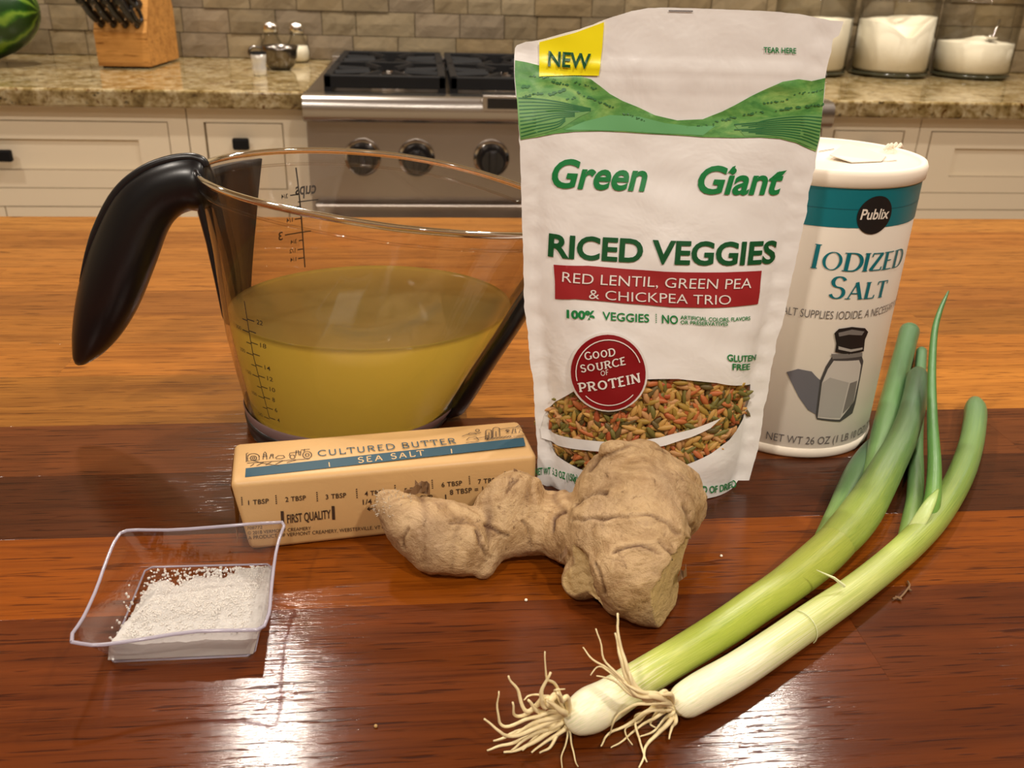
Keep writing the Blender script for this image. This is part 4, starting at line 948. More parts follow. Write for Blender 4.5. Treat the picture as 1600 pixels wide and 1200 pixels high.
# ---- print on the pouch
M['green'] = mat('dark_green_print', srgb(14, 84, 44), 0.40); M['green2'] = mat('green_print', srgb(22, 128, 66), 0.40); M['yellow'] = mat('yellow_print', srgb(255, 240, 26), 0.35)
M['red'] = mat('red_print', srgb(158, 40, 44), 0.36); M['red2'] = mat('deep_red_print', srgb(134, 12, 24), 0.33); M['whiteprint'] = mat('white_print', srgb(232, 226, 220), 0.4)
hm = mat('printed_field_green', (1, 1, 1), 0.38); t = NT(hm)
n1 = t.noise(t.coord('Object', (1, 1, 2.2)), 70, 5, 0.6, 0.8); n2 = t.noise(t.coord('Object', (1, 1, 2.0)), 260, 3, 0.6)
c1 = t.ramp(n1, [(0.3, srgb(66, 132, 66)), (0.5, srgb(104, 164, 84)), (0.68, srgb(150, 192, 104))]); c2 = t.ramp(n2, [(0.35, (0.62, 0.72, 0.62)), (0.55, (1, 1, 1))])
t.l(t.mix(0.7, c1, c2, 'MULTIPLY'), t.b.inputs['Base Color'])
M['field'] = mat('printed_crop_rows', srgb(112, 164, 92), 0.4); M['fielddark'] = mat('printed_dark_rows', srgb(46, 112, 62), 0.4); M['fieldlight'] = mat('printed_light_rows', srgb(128, 176, 98), 0.4); M['treeprint'] = mat('printed_trees', srgb(62, 118, 70), 0.4)
M['meadow'] = mat('printed_meadow', srgb(108, 176, 116), 0.4)
edgeL = [(806.5, 96), (806.5, 120), (810.5, 160), (812.5, 200), (814.5, 218)]
hills = [[(807, 95), (825, 98), (845, 103), (870, 112), (900, 117), (925, 124), (940, 135), (955, 147), (975, 158), (1000, 168), (1025, 180), (1060, 188), (1100, 186), (1130, 174), (1150, 164), (1175, 150), (1200, 138), (1225, 127), (1250, 123), (1270, 126), (1291.5, 121),
          (1287, 170), (1282.5, 213), (1276.5, 236), (1262, 230), (1245, 222), (1220, 216), (1190, 214), (1150, 215), (1100, 214), (1060, 211), (1020, 209), (980, 206.5), (940, 205), (900, 206), (870, 209), (840, 215), (815, 219), (812, 195), (810, 160), (806.5, 118)]]
SPg = SP
decal('printed_hills', SP, hills, hm, pch, 0.00035, 0.0013)
decal('printed_meadow', SP, [[(884, 203), (915, 190), (955, 180), (1000, 182), (1040, 192), (1080, 197), (1120, 196), (1100, 211), (1040, 208.5), (980, 205), (930, 203.5)]], M['meadow'], pch, 0.00045, 0.0013)
decal('printed_crop_field', SP, [[(810, 152), (850, 154), (890, 162), (930, 172), (905, 184), (880, 200), (840, 212), (815, 217), (812, 190)], [(1165, 212), (1150, 196), (1185, 186), (1230, 180), (1286, 178), (1282, 213), (1276.5, 233), (1245, 219), (1210, 212)]], M['field'], pch, 0.0005, 0.0013)
L_ = []
for i in range(11):
    q = i/10; L_.append([(812+q*4, 154+q*60), (840, 155+q*52), (872, 159+q*(36 if q < .8 else 40)), (900 if q < .8 else 885, 165+q*24)] + ([(925, 170+q*8)] if q < .5 else []))
for i in range(9):
    q = i/8; L_.append([(1286-q*7.5, 183+q*44), (1258, 181+q*37), (1230, 183+q*29), (1200, 187+q*22), (1182-11*((i*7) % 4), 192+q*16)])
L_ = [[(lambda c: (c.x, c.y))(c) for c in catmull([Vector((*p, 0)) for p in ln], 5)] for ln in L_]
strokes2(SP, L_, 0.00045, 'printed_crop_rows', M['fielddark'], pch, 0.0006, 0.0013)
rt_ = random.Random(9); blobs = []
def clump(x0, y0, x1, y1, n_, r_):
    r_ *= 0.62; n_ = int(n_*1.5)
    for i in range(n_):
        q = rt_.random(); cx, cy = x0+(x1-x0)*q+rt_.uniform(-1, 1), y0+(y1-y0)*q+rt_.uniform(-1.5, 1.5); rr = r_*rt_.uniform(.6, 1.2)
        blobs.append([(cx+rr*1.4*math.cos(a), cy-rr*math.sin(a)*rt_.uniform(.7, 1.1)) for a in [2*PI*k/7 for k in range(7)]])
clump(812, 137, 830, 135, 7, 3); clump(818, 152, 850, 145, 10, 2.6); clump(862, 128, 890, 133, 8, 2.6); clump(860, 148, 885, 140, 8, 3.4); clump(905, 145, 935, 158, 10, 2.4); clump(935, 158, 960, 168, 8, 2); clump(885, 155, 905, 152, 5, 2); clump(970, 175, 1010, 188, 8, 2)
clump(1120, 190, 1150, 182, 8, 2.6); clump(1160, 180, 1200, 172, 10, 2); clump(1195, 160, 1235, 155, 9, 2.2); clump(1210, 172, 1290, 162, 18, 2.6); clump(1240, 147, 1288, 140, 8, 1.8); clump(1090, 196, 1120, 194, 5, 1.5); clump(900, 128, 935, 140, 10, 1.8); clump(830, 118, 870, 124, 10, 1.8)
decal('printed_trees', SP, blobs, M['treeprint'], pch, 0.00065, 0.004)
decal('yellow_corner_label', SP, [[(844.5, 120), (845, 66.5), (870, 60), (900, 52), (930, 41), (946, 35), (943, 75), (937.5, 118.5), (900, 118), (870, 119)]], M['yellow'], pch, 0.0008, 0.0013)
mb = text_on(SP, T_('NEW', 0.026), (858, 103), (924, 107.5), (859, 80), 0.0015, cell=0.002)
mb = text_on(SP, T_('RICED VEGGIES', 0.030, 1.0), (857, 399), (1211, 408.5), (859, 364), 0.0005, mb=mb); mb.build('lettering_title', M['green'], pch)
mb = text_on(SP, T_('Green', 0.026), (859, 291), (1008, 297.5), (861, 249), 0.0005, shear=0.22, cap=CAPH)
mb = text_on(SP, T_('Giant', 0.026), (1087, 300.5), (1218, 302), (1089, 259), 0.0005, shear=0.22, cap=CAPH, mb=mb)
v, f = poly2(SP, [(1208, 275), (1216, 268), (1231, 265), (1224, 273), (1212, 278)], 0.0006); mb.add(v, f)
v, f = poly2(SP, [(1138, 270), (1146, 260), (1151, 258), (1148, 267)], 0.0006); mb.add(v, f)
mb.build('lettering_brand', M['green2'], pch)
mb = text_on(SP, T_('TEAR HERE', 0.02), (1195, 81.5), (1246, 83), (1195, 73), 0.0005)
mb = text_on(SP, T_('100% ', 0.045), (886, 496), (930, 498.5), (886, 483.5), 0.0005, mb=mb)
mb = text_on(SP, T_('VEGGIES', 0.015), (942, 499.5), (1015, 503), (942, 486.5), 0.0005, mb=mb)
mb = text_on(SP, T_('NO', 0.02), (1035, 504), (1060, 505.5), (1035, 491), 0.0005, mb=mb)
mb = text_on(SP, T_('ARTIFICIAL COLORS, FLAVORS', 0.015), (1064, 498), (1173, 499), (1064, 492), 0.0005, mb=mb)
mb = text_on(SP, T_('OR PRESERVATIVES', 0.015), (1064, 505.5), (1138, 508), (1064, 499.8), 0.0005, mb=mb)
mb = text_on(SP, T_('GLUTEN', 0.02), (1137, 562.5), (1181, 561), (1137, 552), 0.0005, mb=mb)
mb = text_on(SP, T_('FREE', 0.02), (1145, 577), (1172, 576), (1145, 567), 0.0005, mb=mb)
mb = text_on(SP, T_('NET WT 5.3 OZ (150g)', 0.02), (836, 742), (902, 752), (836, 731), 0.0005, mb=mb)
mb = text_on(SP, T_('A BLEND OF DRIED', 0.02), (1060, 766), (1150, 761), (1060, 755), 0.0005, mb=mb)
mb.build('lettering_small', M['green2'], pch)
strokes2(SP, [[(1026, 490+i*3), (1026, 491.6+i*3)] for i in range(5)], 0.0004, 'dotted_divider', M['green2'], pch, 0.0005)
strokes2(SP, [[(1047, 17), (1085, 17.5)]], 0.0004, 'seal_line', M['grey'], pch, 0.0005)
decal('red_banner', SP, [[(866, 413.5), (920, 415), (980, 420), (1040, 424), (1100, 425), (1150, 424), (1191, 422), (1189, 440), (1188, 455), (1185, 474), (1150, 478), (1110, 480), (1050, 479.5), (1000, 475), (940, 470), (900, 467), (868, 467), (868, 440)]], M['red'], pch, 0.0005, 0.002)
mb = text_on(SP, T_('RED LENTIL, GREEN PEA', -0.004), (879, 439.5), (1174, 448.5), (880, 424), 0.0010)
mb = text_on(SP, T_('& CHICKPEA TRIO', -0.004), (921, 466), (1142, 474), (921, 451.5), 0.0010, mb=mb); mb.build('banner_lettering', M['whiteprint'], pch)
decal('window_swoosh', SP, [[(844, 667), (865, 676), (900, 685), (945, 689.5), (990, 688.5), (1030, 683), (1080, 670), (1127, 652), (1110, 668), (1080, 682), (1040, 695), (1000, 702.5), (950, 705), (905, 702), (870, 695), (846, 684)]], M['pouch'], pch, 0.0006, 0.002)
def ring(cx, cy, rx, ry, k=0.0, n_=40): return [(cx+(rx+k*max(0, math.cos(a-5.6))**4)*math.cos(a), cy-(ry+k*0.6*max(0, math.cos(a-5.3))**4)*math.sin(a)) for a in [2*PI*i/n_ for i in range(n_)]]
decal('badge_edge', SP, [ring(950, 580, 61.5, 61.5, 2)], M['whiteprint'], pch, 0.0009, 0.002)
decal('round_badge', SP, [ring(950, 580, 58, 58.5, 2)], M['red2'], pch, 0.0013, 0.002)
mb = text_on(SP, skel_mesh('GOOD', 0.17, 0.15, 0.13, gap=0.10), (914, 560), (962, 553), (912.5, 548), 0.0018)
mb = text_on(SP, skel_mesh('SOURCE', 0.17, 0.15, 0.13, gap=0.10), (908, 579.5), (977.5, 567), (906, 567.5), 0.0018, mb=mb)
mb = text_on(SP, skel_mesh('OF', 0.12, 0.12, 0), (939, 585.5), (951, 583), (938, 577.5), 0.0018, mb=mb)
mb = text_on(SP, skel_mesh('PROTEIN', 0.17, 0.15, 0.13, gap=0.10), (904.5, 610.5), (1001, 594.5), (902, 596), 0.0018, mb=mb); mb.build('badge_lettering', M['whiteprint'], pch)
an = lambda cx, cy, rx, ry, a0, a1: [(cx+rx*math.cos(math.radians(a)), cy-ry*math.sin(math.radians(a))) for a in [a0+(a1-a0)*i/20 for i in range(21)]]
strokes2(SP, [an(951, 580, 51, 51, 18, 195), an(951, 580, 51, 51, 225, 318)], 0.0004, 'badge_ring', M['whiteprint'], pch, 0.0018)
# ---- riced vegetables behind the window
gm = [mat('rice_%d' % i, srgb(*c), 0.5) for i, c in enumerate([(196, 112, 64), (206, 160, 88), (172, 138, 62), (120, 112, 54), (180, 88, 50), (106, 90, 52), (200, 150, 98)])]
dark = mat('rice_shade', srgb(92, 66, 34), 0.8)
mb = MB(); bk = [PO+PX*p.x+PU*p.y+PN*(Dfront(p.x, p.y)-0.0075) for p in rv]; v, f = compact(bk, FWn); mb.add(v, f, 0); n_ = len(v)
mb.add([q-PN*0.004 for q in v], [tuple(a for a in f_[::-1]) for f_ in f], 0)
rg_ = random.Random(21); cnt = 0; bx = [min(p.x for p in W2), max(p.x for p in W2), min(p.y for p in W2), max(p.y for p in W2)]
prof_ = [(0.0, .12), (.15, .65), (.4, 1.0), (.7, .9), (.9, .5), (1.0, .1)]
while cnt < 1500:
    a, b = rg_.uniform(bx[0]-.002, bx[1]+.002), rg_.uniform(bx[2]-.002, bx[3]+.002)
    if not inside((a*0.995, b), W2): continue
    cnt += 1; layer = cnt/1500; dep = -0.0058+layer*0.0044; L = rg_.uniform(.0055, .0078); R0 = rg_.uniform(.0011, .0015); th = rg_.uniform(0, PI); ti = rg_.uniform(-.25, .25)
    c = PO+PX*a+PU*b+PN*(Dfront(a, b)+dep); ax = (PX*math.cos(th)+PU*math.sin(th)+PN*ti).normalized(); u_ = ax.cross(PN).normalized(); w_ = ax.cross(u_)
    v = []; 
    for q, rr in prof_:
        for k in range(6): an_ = PI*k/3; v.append(c+ax*(q-.5)*L+(u_*math.cos(an_)+w_*math.sin(an_)*0.7)*R0*rr)
    lift = max(((p-c).dot(PN)) for p in v)
    if dep+lift > -0.0004: v = [p-PN*(dep+lift+0.0004) for p in v]
    f = [(j*6+k, j*6+(k+1) % 6, (j+1)*6+(k+1) % 6, (j+1)*6+k) for j in range(5) for k in range(6)]
    mb.add(v, f, rg_.choice([1, 1, 2, 2, 2, 3, 3, 3, 4, 4, 5, 6, 7, 7]))
o = mb.build('riced_vegetables', [dark]+gm, None, True); tag(o, 'orange, tan and olive rice-shaped vegetable grains seen through the pouch window', 'grain', kind='stuff')
# ================================================================ GINGER
def onray(x, y, rpx, dz=0.0, k=0.93):
    d_ = ray(x, y); z = 0.02
    for _ in range(20):
        t_ = (z-CAM.z)/d_.z; r_ = rpx*t_/F; z = r_*k+dz
    return CAM+d_*((z-CAM.z)/d_.z), r_
B = {}
def bl(nm, x, y, r_, dz=0.0, k=0.93): B[nm] = onray(x, y, r_, dz, k)
bl('a', 990, 800, 98); bl('a2', 965, 775, 72, 0.012); bl('a3', 1035, 785, 68, 0.006); bl('b', 985, 845, 92); bl('c', 988, 890, 78); bl('d', 1005, 925, 52, 0.0, 1.0); bl('e', 1024, 945, 34, 0.0, 1.0)
bl('atop', 1000, 742, 52, 0.022); bl('bump', 1080, 795, 27, 0.012); bl('bump2', 1078, 760, 20, 0.016); bl('nub', 1066, 838, 15, 0.014); bl('topnub', 952, 704, 17, 0.043); bl('f', 912, 905, 33, 0.0, 1.0); bl('f2', 935, 880, 45)
bl('n', 872, 822, 50); bl('m', 815, 812, 55); bl('m2', 806, 775, 45, 0.012); bl('m3', 775, 830, 45)
bl('l1', 725, 845, 50); bl('l2', 680, 838, 54); bl('l3', 640, 815, 46, 0.006); bl('l4', 613, 790, 31, 0.015); bl('l5', 603, 776, 18, 0.021); bl('k1', 752, 868, 27); bl('k2', 753, 883, 19, 0, 1.0)
bl('m4', 790, 810, 50, 0.004)
bm = bmesh.new()
def ball(c, r_):
    res = bmesh.ops.create_icosphere(bm, subdivisions=3, radius=1)
    for v_ in res['verts']: v_.co = c+v_.co*r_
def link(a, b, n_=5, pinch=0.0):
    (p, r1), (q, r2) = B[a], B[b]
    for i in range(n_+1): k = i/n_; ball(p.lerp(q, k), (r1+(r2-r1)*k)*(1-pinch*math.sin(PI*k)))
bl('e2', 1040, 925, 33, 0.0, 1.0)
link('d', 'e2'); link('e2', 'e')
for a, b, pn in (('a', 'b', .02), ('b', 'c', .03), ('c', 'd', .03), ('d', 'e', .0), ('a', 'a2', 0), ('a', 'a3', 0), ('a2', 'atop', 0), ('a', 'atop', 0), ('a3', 'bump', .05), ('a3', 'bump2', .05), ('b', 'nub', 0), ('atop', 'topnub', .1), ('f', 'f2', 0), ('f2', 'c', 0),
                 ('b', 'n', .12), ('n', 'm', .06), ('m', 'm2', .0), ('m', 'm4', .0), ('m4', 'm2', .0), ('m4', 'm3', .05), ('m3', 'l1', .10), ('l1', 'l2', .0), ('l2', 'l3', 0), ('l3', 'l4', 0), ('l4', 'l5', 0), ('l1', 'k1', 0), ('k1', 'k2', 0), ('m3', 'k1', .1)):
    link(a, b, 5, pn)
me = bpy.data.meshes.new('g'); bm.to_mesh(me); bm.free(); go = bpy.data.objects.new('g', me); C.objects.link(go)
md = go.modifiers.new('r', 'REMESH'); md.mode = 'VOXEL'; md.voxel_size = 0.0009; m2 = go.modifiers.new('s', 'SMOOTH'); m2.iterations = 9; m2.factor = 0.6
bpy.context.view_layer.update(); ev = go.evaluated_get(bpy.context.evaluated_depsgraph_get()); em = ev.to_mesh()
gv = [v_.co.copy() for v_ in em.vertices]; gn = [v_.normal.copy() for v_ in em.vertices]; gf = [tuple(p.vertices) for p in em.polygons]
ev.to_mesh_clear(); bpy.data.objects.remove(go); bpy.data.meshes.remove(me)
# growth rings: (centre, axis, list of distances)
A0 = B['atop'][0]; ax1 = (B['e'][0]-B['a2'][0]).normalized(); ax2 = (B['n'][0]-B['l4'][0]).normalized()
rings1 = [0.012, 0.030, 0.047, 0.060]; rings2 = [0.012, 0.024, 0.036, 0.052, 0.063, 0.074]
mid1 = B['a'][0]; X0 = B['n'][0].x+0.008
cutp, cutn = aty(1046, 925, B['e'][0].y-0.004), None
cutn = (rt*0.80-fw*0.50-up*0.12).normalized(); cutc = B['e2'][0]+cutn*(B['e2'][1]*0.35)
cut2n = (-rt*0.45-fw*0.85+up*0.05).normalized(); cut2c = B['f'][0]+cut2n*(B['f'][1]*0.72)
CR = [[(897, 815), (922, 810), (951, 807), (988, 806), (1017, 808), (1042, 819), (1055, 837)], [(917, 735), (941, 711), (966, 702), (1013, 699), (1049, 705), (1078, 721), (1091, 735)], [(901, 786), (922, 773), (944, 770)],
      [(1066, 790), (1075, 811), (1082, 822)], [(1057, 866), (1066, 844)], [(1028, 844), (1049, 866), (1056, 887)], [(741, 829), (748, 851), (770, 873)], [(757, 819), (777, 829), (796, 837)], [(636, 826), (631, 840), (633, 855)],
      [(821, 815), (828, 833), (830, 851)], [(792, 770), (801, 759), (810, 750)], [(703, 817), (715, 815), (727, 819)], [(880, 800), (868, 812), (866, 830)], [(930, 880), (938, 900), (941, 925)], [(960, 860), (1000, 855), (1030, 866)]]
SG = [(Vector(a), Vector(b)) for ln in CR for a, b in zip(ln, ln[1:])]
def crdist(x, y):
    p = Vector((x, y)); m_ = 1e9
    for a, b in SG:
        if abs(a.x-x) > 45 or abs(a.y-y) > 45: continue
        ab = b-a; t_ = max(0, min(1, (p-a).dot(ab)/ab.length_squared)); m_ = min(m_, (p-a-ab*t_).length)
    return m_
crease = []; cutm = []; out = []
for p, nn in zip(gv, gn):
    nz = noise.noise(p*60)*0.9; big = noise.noise(p*38+Vector((7, 3, 1)))
    s1 = (p-A0).dot(ax1)+nz*0.0026+noise.noise(p*20)*0.004+7.0*((p-A0).dot(rt)-0.004)**2; s2 = (p-B['l4'][0]).dot(ax2)+nz*0.0055
    k1 = 0.35+1.2*max(0, noise.noise(p*42+Vector((3, 1, 8)))+0.35)
    w1 = sstep(X0-0.004, X0+0.004, p.x); d_ = 0.0; cr_ = 0.0
    for q in rings1: e_ = (s1-q)/0.0016; d_ += w1*(math.exp(-e_*e_)*-0.0004+0.0003*math.exp(-((s1-q-0.003)/0.002)**2))*k1; cr_ += 0.15*w1*math.exp(-((e_-0.3)*1.9)**2)
    for q in rings2: e_ = (s2-q)/0.0013; d_ += (1-w1)*(math.exp(-e_*e_)*-0.0005+0.0003*math.exp(-((s2-q-0.0025)/0.0018)**2))*k1; cr_ += (1-w1)*math.exp(-(e_*1.3)**2)*max(0, noise.noise(p*45+Vector((2, 2, 2)))+0.45)
    d_ += big*0.0024+noise.noise(p*85+Vector((4, 4, 4)))*0.0011+noise.noise(p*160)*0.0006+abs(noise.noise(p*330))*0.0004
    if nn.dot(fw) < 0.15:
        X_, Y_, _z = proj(p); dd = crdist(X_+7*noise.noise(p*140), Y_+7*noise.noise(p*140+Vector((9, 0, 0)))); kk = math.exp(-(dd/2.3)**2)*(0.55+0.6*max(0, noise.noise(p*100)+0.4))
        d_ -= 0.0010*kk-0.0004*math.exp(-((dd-6)/4)**2); cr_ += kk*1.3
    q_ = p+nn*d_; cm = 0.0
    h_ = (q_-cutc).dot(cutn)
    if h_ > 0 and (q_-cutc).length < 0.021: q_ = q_-cutn*h_; cm = 1.0
    h_ = (q_-cut2c).dot(cut2n)
    if h_ > 0 and (q_-cut2c).length < 0.013: q_ = q_-cut2n*(h_-0.0008*noise.noise(p*400)); cm = max(cm, 0.75)
    if q_.z < 0.0002: q_.z = 0.0002
    out.append(q_); crease.append(min(1, cr_*0.95*max(0, noise.noise(p*110)+0.7))); cutm.append(cm)
gm_ = mat('ginger_skin', (1, 1, 1), 0.5); t = NT(gm_)
an_ = t.n('ShaderNodeAttribute'); an_.attribute_name = 'crease'; ac = t.n('ShaderNodeAttribute'); ac.attribute_name = 'cut'
n1 = t.noise(t.coord('Object'), 55, 8, 0.72, 0.9); n2 = t.noise(t.coord('Object'), 210, 5, 0.7, 0.4); n3 = t.noise(t.coord('Object'), 26, 3, 0.5)
base = t.ramp(n1, [(0.30, srgb(112, 82, 52)), (0.41, srgb(164, 130, 88)), (0.56, srgb(198, 166, 122)), (0.74, srgb(148, 116, 80))])
base = t.mix(t.ramp(n3, [(0.45, (0, 0, 0)), (0.65, (0.6, 0.6, 0.6))]), base, srgb(148, 118, 90))
spk = t.ramp(n2, [(0.30, (0.35, 0.27, 0.2)), (0.40, (1, 1, 1))]); base = t.mix(0.8, base, spk, 'MULTIPLY')
base = t.mix(an_.outputs['Fac'], base, srgb(96, 62, 34)); base = t.mix(ac.outputs['Fac'], base, srgb(196, 166, 112)); t.l(base, t.b.inputs['Base Color'])
ad = t.n('ShaderNodeMath', operation='ADD'); t.l(n2, ad.inputs[0]); t.l(n1, ad.inputs[1]); t.bump(ad.outputs[0], 1.0, 0.0013)
gg = thing('ginger_root', 'knobbly beige fresh ginger root lying in front of the butter and pouch', 'ginger', (B['b'][0].x, B['b'][0].y, 0))
o = obj('rhizome', out, gf, gm_, gg, True)
for nm_, dat in (('crease', crease), ('cut', cutm)): a_ = o.data.attributes.new(nm_, 'FLOAT', 'POINT'); a_.data.foreach_set('value', dat)
# dry skin flakes
fl = mat('dry_ginger_skin', srgb(120, 88, 56), 0.7)
def flake(x, y, yy, w_, h_, a=0.0, nm='skin_flake', mt=fl):
    p = aty(x, y, yy); rr = random.Random(int(x*7+y)); v = []; n_ = 5
    for i in range(n_+1):
        q = i/n_; wv = rr.uniform(.5, 1)
        c = p+rt*((q-.5)*w_*math.cos(a))+up*((q-.5)*w_*math.sin(a))
        v += [c, c+up*h_*wv-fw*h_*0.4*rr.uniform(-1, 1)]
    v2 = [q+Vector((0, 0.0004, 0)) for q in v]; m_ = len(v)
    f = [(2*i, 2*i+2, 2*i+3, 2*i+1) for i in range(n_)]+[(m_+2*i, m_+2*i+1, m_+2*i+3, m_+2*i+2) for i in range(n_)]
    f += [(2*i+1, 2*i+3, m_+2*i+3, m_+2*i+1) for i in range(n_)]+[(0, 1, m_+1, m_), (2*n_, m_+2*n_, m_+2*n_+1, 2*n_+1)]
    obj(nm, v+v2, f, mt, gg, False)
yl = B['l4'][0].y
flake(648, 773, yl+0.002, 0.009, 0.004, 0.3); flake(660, 771, yl+0.003, 0.006, 0.005, -0.2); flake(1066, 905, B['e'][0].y+0.005, 0.004, 0.004, 0.6); flake(880, 872, B['f'][0].y, 0.004, 0.003, 0.8)
flake(812, 742, B['m2'][0].y+0.002, 0.005, 0.0015, -.4)
# white mould-like fuzz at the left tip
fz = mat('pale_fuzz', srgb(200, 190, 172), 0.9); mb = MB(); rz = random.Random(4)
tip = [i for i, q in enumerate(out) if (q-(B['l4'][0]+Vector((-.002, -.002, .006)))).length < 0.0095 and gn[i].dot(-fw) > 0.0]
for i in rz.sample(tip, min(60, len(tip))):
    p = out[i]; d_ = (gn[i]+Vector((rz.uniform(-.6, .6), rz.uniform(-.6, .6), rz.uniform(-.6, .6)))).normalized(); mb.tube([p, p+d_*0.0006, p+d_*0.0010+Vector((rz.uniform(-.0006, .0006), 0, 0))], [0.00013, 0.0001, 0.00005], 4)
o = mb.build('fuzz', fz, gg); o['kind'] = 'stuff'
# ================================================================ SCALLIONS
def scmat(name, stops, rough=0.35, streak=0.6):
    m = mat(name, (1, 1, 1), rough); t = NT(m); a = t.n('ShaderNodeAttribute'); a.attribute_name = 'len'; b = t.n('ShaderNodeAttribute'); b.attribute_name = 'ang'
    cb = t.n('ShaderNodeCombineXYZ'); mu = t.n('ShaderNodeMath', operation='MULTIPLY'); mu.inputs[1].default_value = 7.0; t.l(b.outputs['Fac'], mu.inputs[0]); t.l(mu.outputs[0], cb.inputs[0])
    m3 = t.n('ShaderNodeMath', operation='MULTIPLY'); m3.inputs[1].default_value = 2.2; t.l(a.outputs['Fac'], m3.inputs[0]); t.l(m3.outputs[0], cb.inputs[1])
    ns = t.noise(cb.outputs[0], 3.0, 4, 0.6); md_ = t.n('ShaderNodeMath', operation='MULTIPLY_ADD'); t.l(ns, md_.inputs[0]); md_.inputs[1].default_value = 0.34; md_.inputs[2].default_value = -0.17
    su = t.n('ShaderNodeMath', operation='ADD'); t.l(a.outputs['Fac'], su.inputs[0]); t.l(md_.outputs[0], su.inputs[1])
    col = t.ramp(su.outputs[0], stops); ns2 = t.noise(cb.outputs[0], 9.0, 3, 0.6); col = t.mix(streak, col, t.ramp(ns2, [(0.3, (0.60, 0.72, 0.48)), (0.6, (1.10, 1.08, 1.08))]), 'MULTIPLY')
    t.l(col, t.b.inputs['Base Color']); t.bump(ns2, 0.15, 0.0008)
    t.b.inputs['Subsurface Weight'].default_value = 0.25; t.b.inputs['Subsurface Radius'].default_value = (.004, .005, .002); t.b.inputs['Subsurface Scale'].default_value = 1.0
    return m
W_, YG, LG, MG, DG = srgb(238, 232, 204), srgb(204, 216, 140), srgb(150, 184, 84), srgb(112, 146, 90), srgb(92, 126, 92)
M['stemL'] = scmat('scallion_stem', [(0.0, srgb(214, 190, 140)), (0.025, W_), (0.27, W_), (0.36, srgb(190, 198, 104)), (0.50, srgb(164, 178, 70)), (0.78, srgb(168, 176, 76)), (0.94, srgb(160, 172, 74)), (1.0, srgb(156, 170, 74))])
M['stemR'] = scmat('scallion_stem_pale', [(0.0, srgb(214, 190, 140)), (0.02, W_), (0.20, W_), (0.34, srgb(196, 202, 124)), (0.52, srgb(166, 180, 88)), (0.68, srgb(124, 150, 72)), (0.82, MG), (1.0, DG)])
M['leaf'] = scmat('scallion_leaf', [(0.0, srgb(150, 180, 96)), (0.35, srgb(104, 142, 84)), (0.7, srgb(84, 124, 82)), (1.0, srgb(88, 126, 92))])
M['leafdark'] = scmat('scallion_leaf_dark', [(0.0, srgb(142, 174, 92)), (0.25, srgb(98, 134, 84)), (0.6, srgb(76, 108, 82)), (1.0, srgb(66, 94, 72))])
M['leafB'] = scmat('scallion_broad_leaf', [(0.0, srgb(160, 172, 76)), (0.22, srgb(140, 160, 74)), (0.42, srgb(104, 134, 74)), (0.7, srgb(76, 108, 78)), (1.0, srgb(62, 92, 68))])
M['thinleaf'] = scmat('scallion_thin_leaf', [(0.0, srgb(120, 164, 72)), (0.4, srgb(74, 128, 62)), (1.0, srgb(48, 100, 56))])
M['rootm'] = mat('pale_root', srgb(232, 214, 166), 0.55); M['rootpl'] = mat('root_plate', srgb(176, 140, 88), 0.8)
def pathpts(L, nsub=6):
    P = []; R = []
    for q in L:
        x, y, r_ = q[:3]; dz = q[3] if len(q) > 3 else 0.0
        p, rm = onray(x, y, r_, dz, 1.0); P.append(p); R.append(rm)
    Pc = catmull(P, nsub); Rc = [v_.x for v_ in catmull([Vector((r_, 0, 0)) for r_ in R], nsub)]
    return Pc, [max(0.0003, r_) for r_ in Rc]
def stalk(name, L, mt, parent, hollow=False, n_=20, sec=(1, 1), ground=True, l0=0.0, l1=1.0):
    P, R = pathpts(L)
    if ground:
        for p, r_ in zip(P, R): p.z = max(p.z, r_*sec[1]+0.0002)
    mb = MB(); mb.tube(P, R, n_, sec=[sec]*len(P), cap=True)
    if hollow:   # cut, open end
        mb.f.pop(); mb.i.pop(); m_ = len(P); e = len(mb.v); T = (P[-1]-P[-2]).normalized()
        for k in range(n_): mb.v.append(P[-1]+(mb.v[(m_-1)*n_+k]-P[-1])*0.8)
        for k in range(n_): mb.v.append(P[-1]+(mb.v[(m_-1)*n_+k]-P[-1])*0.7-T*0.006)
        for k in range(n_): k2 = (k+1) % n_; mb.f += [((m_-1)*n_+k, (m_-1)*n_+k2, e+k2, e+k), (e+k, e+k2, e+n_+k2, e+n_+k)]; mb.i += [0, 0]
        mb.f.append(tuple(range(e+n_, e+2*n_))); mb.i.append(0)
    o = mb.build(name, mt, parent, True); N = len(P); nv = len(mb.v)
    ln = [l0+(l1-l0)*min(1, (i//n_)/(N-1)) for i in range(nv)]; ag = [math.cos(2*PI*(i % n_)/n_)*1.3+math.sin(2*PI*(i % n_)/n_)*0.9 for i in range(nv)]
    for nm_, dat in (('len', ln), ('ang', ag)): a_ = o.data.attributes.new(nm_, 'FLOAT', 'POINT'); a_.data.foreach_set('value', dat)
    return o, P, R
sa = thing('scallion', 'thicker left scallion with blunt cut green leaves, roots nearest the picture bottom', 'scallion', (0.12, 0.26, 0), 'two scallions')
so, PA, RA = stalk('stem', [(899, 1124, 24), (906, 1120, 31), (925, 1109, 35), (955, 1092, 32), (1010, 1056, 29), (1070, 1020, 28.5), (1134, 980, 29), (1180, 948, 29), (1224, 918, 29.5), (1270, 882, 31), (1305, 850, 30), (1325, 828, 27)], M['stemL'], sa)
stalk('leaf', [(1290, 862, 26, .001), (1318, 835, 31, .001), (1345, 802, 31, .001), (1368, 765, 28, .002), (1388, 728, 25, .004), (1408, 690, 22, .006), (1422, 652, 19.5, .007), (1431, 615, 18, .008), (1434, 592, 16.5, .008), (1434.5, 584, 12, .008)], M['leafB'], sa)
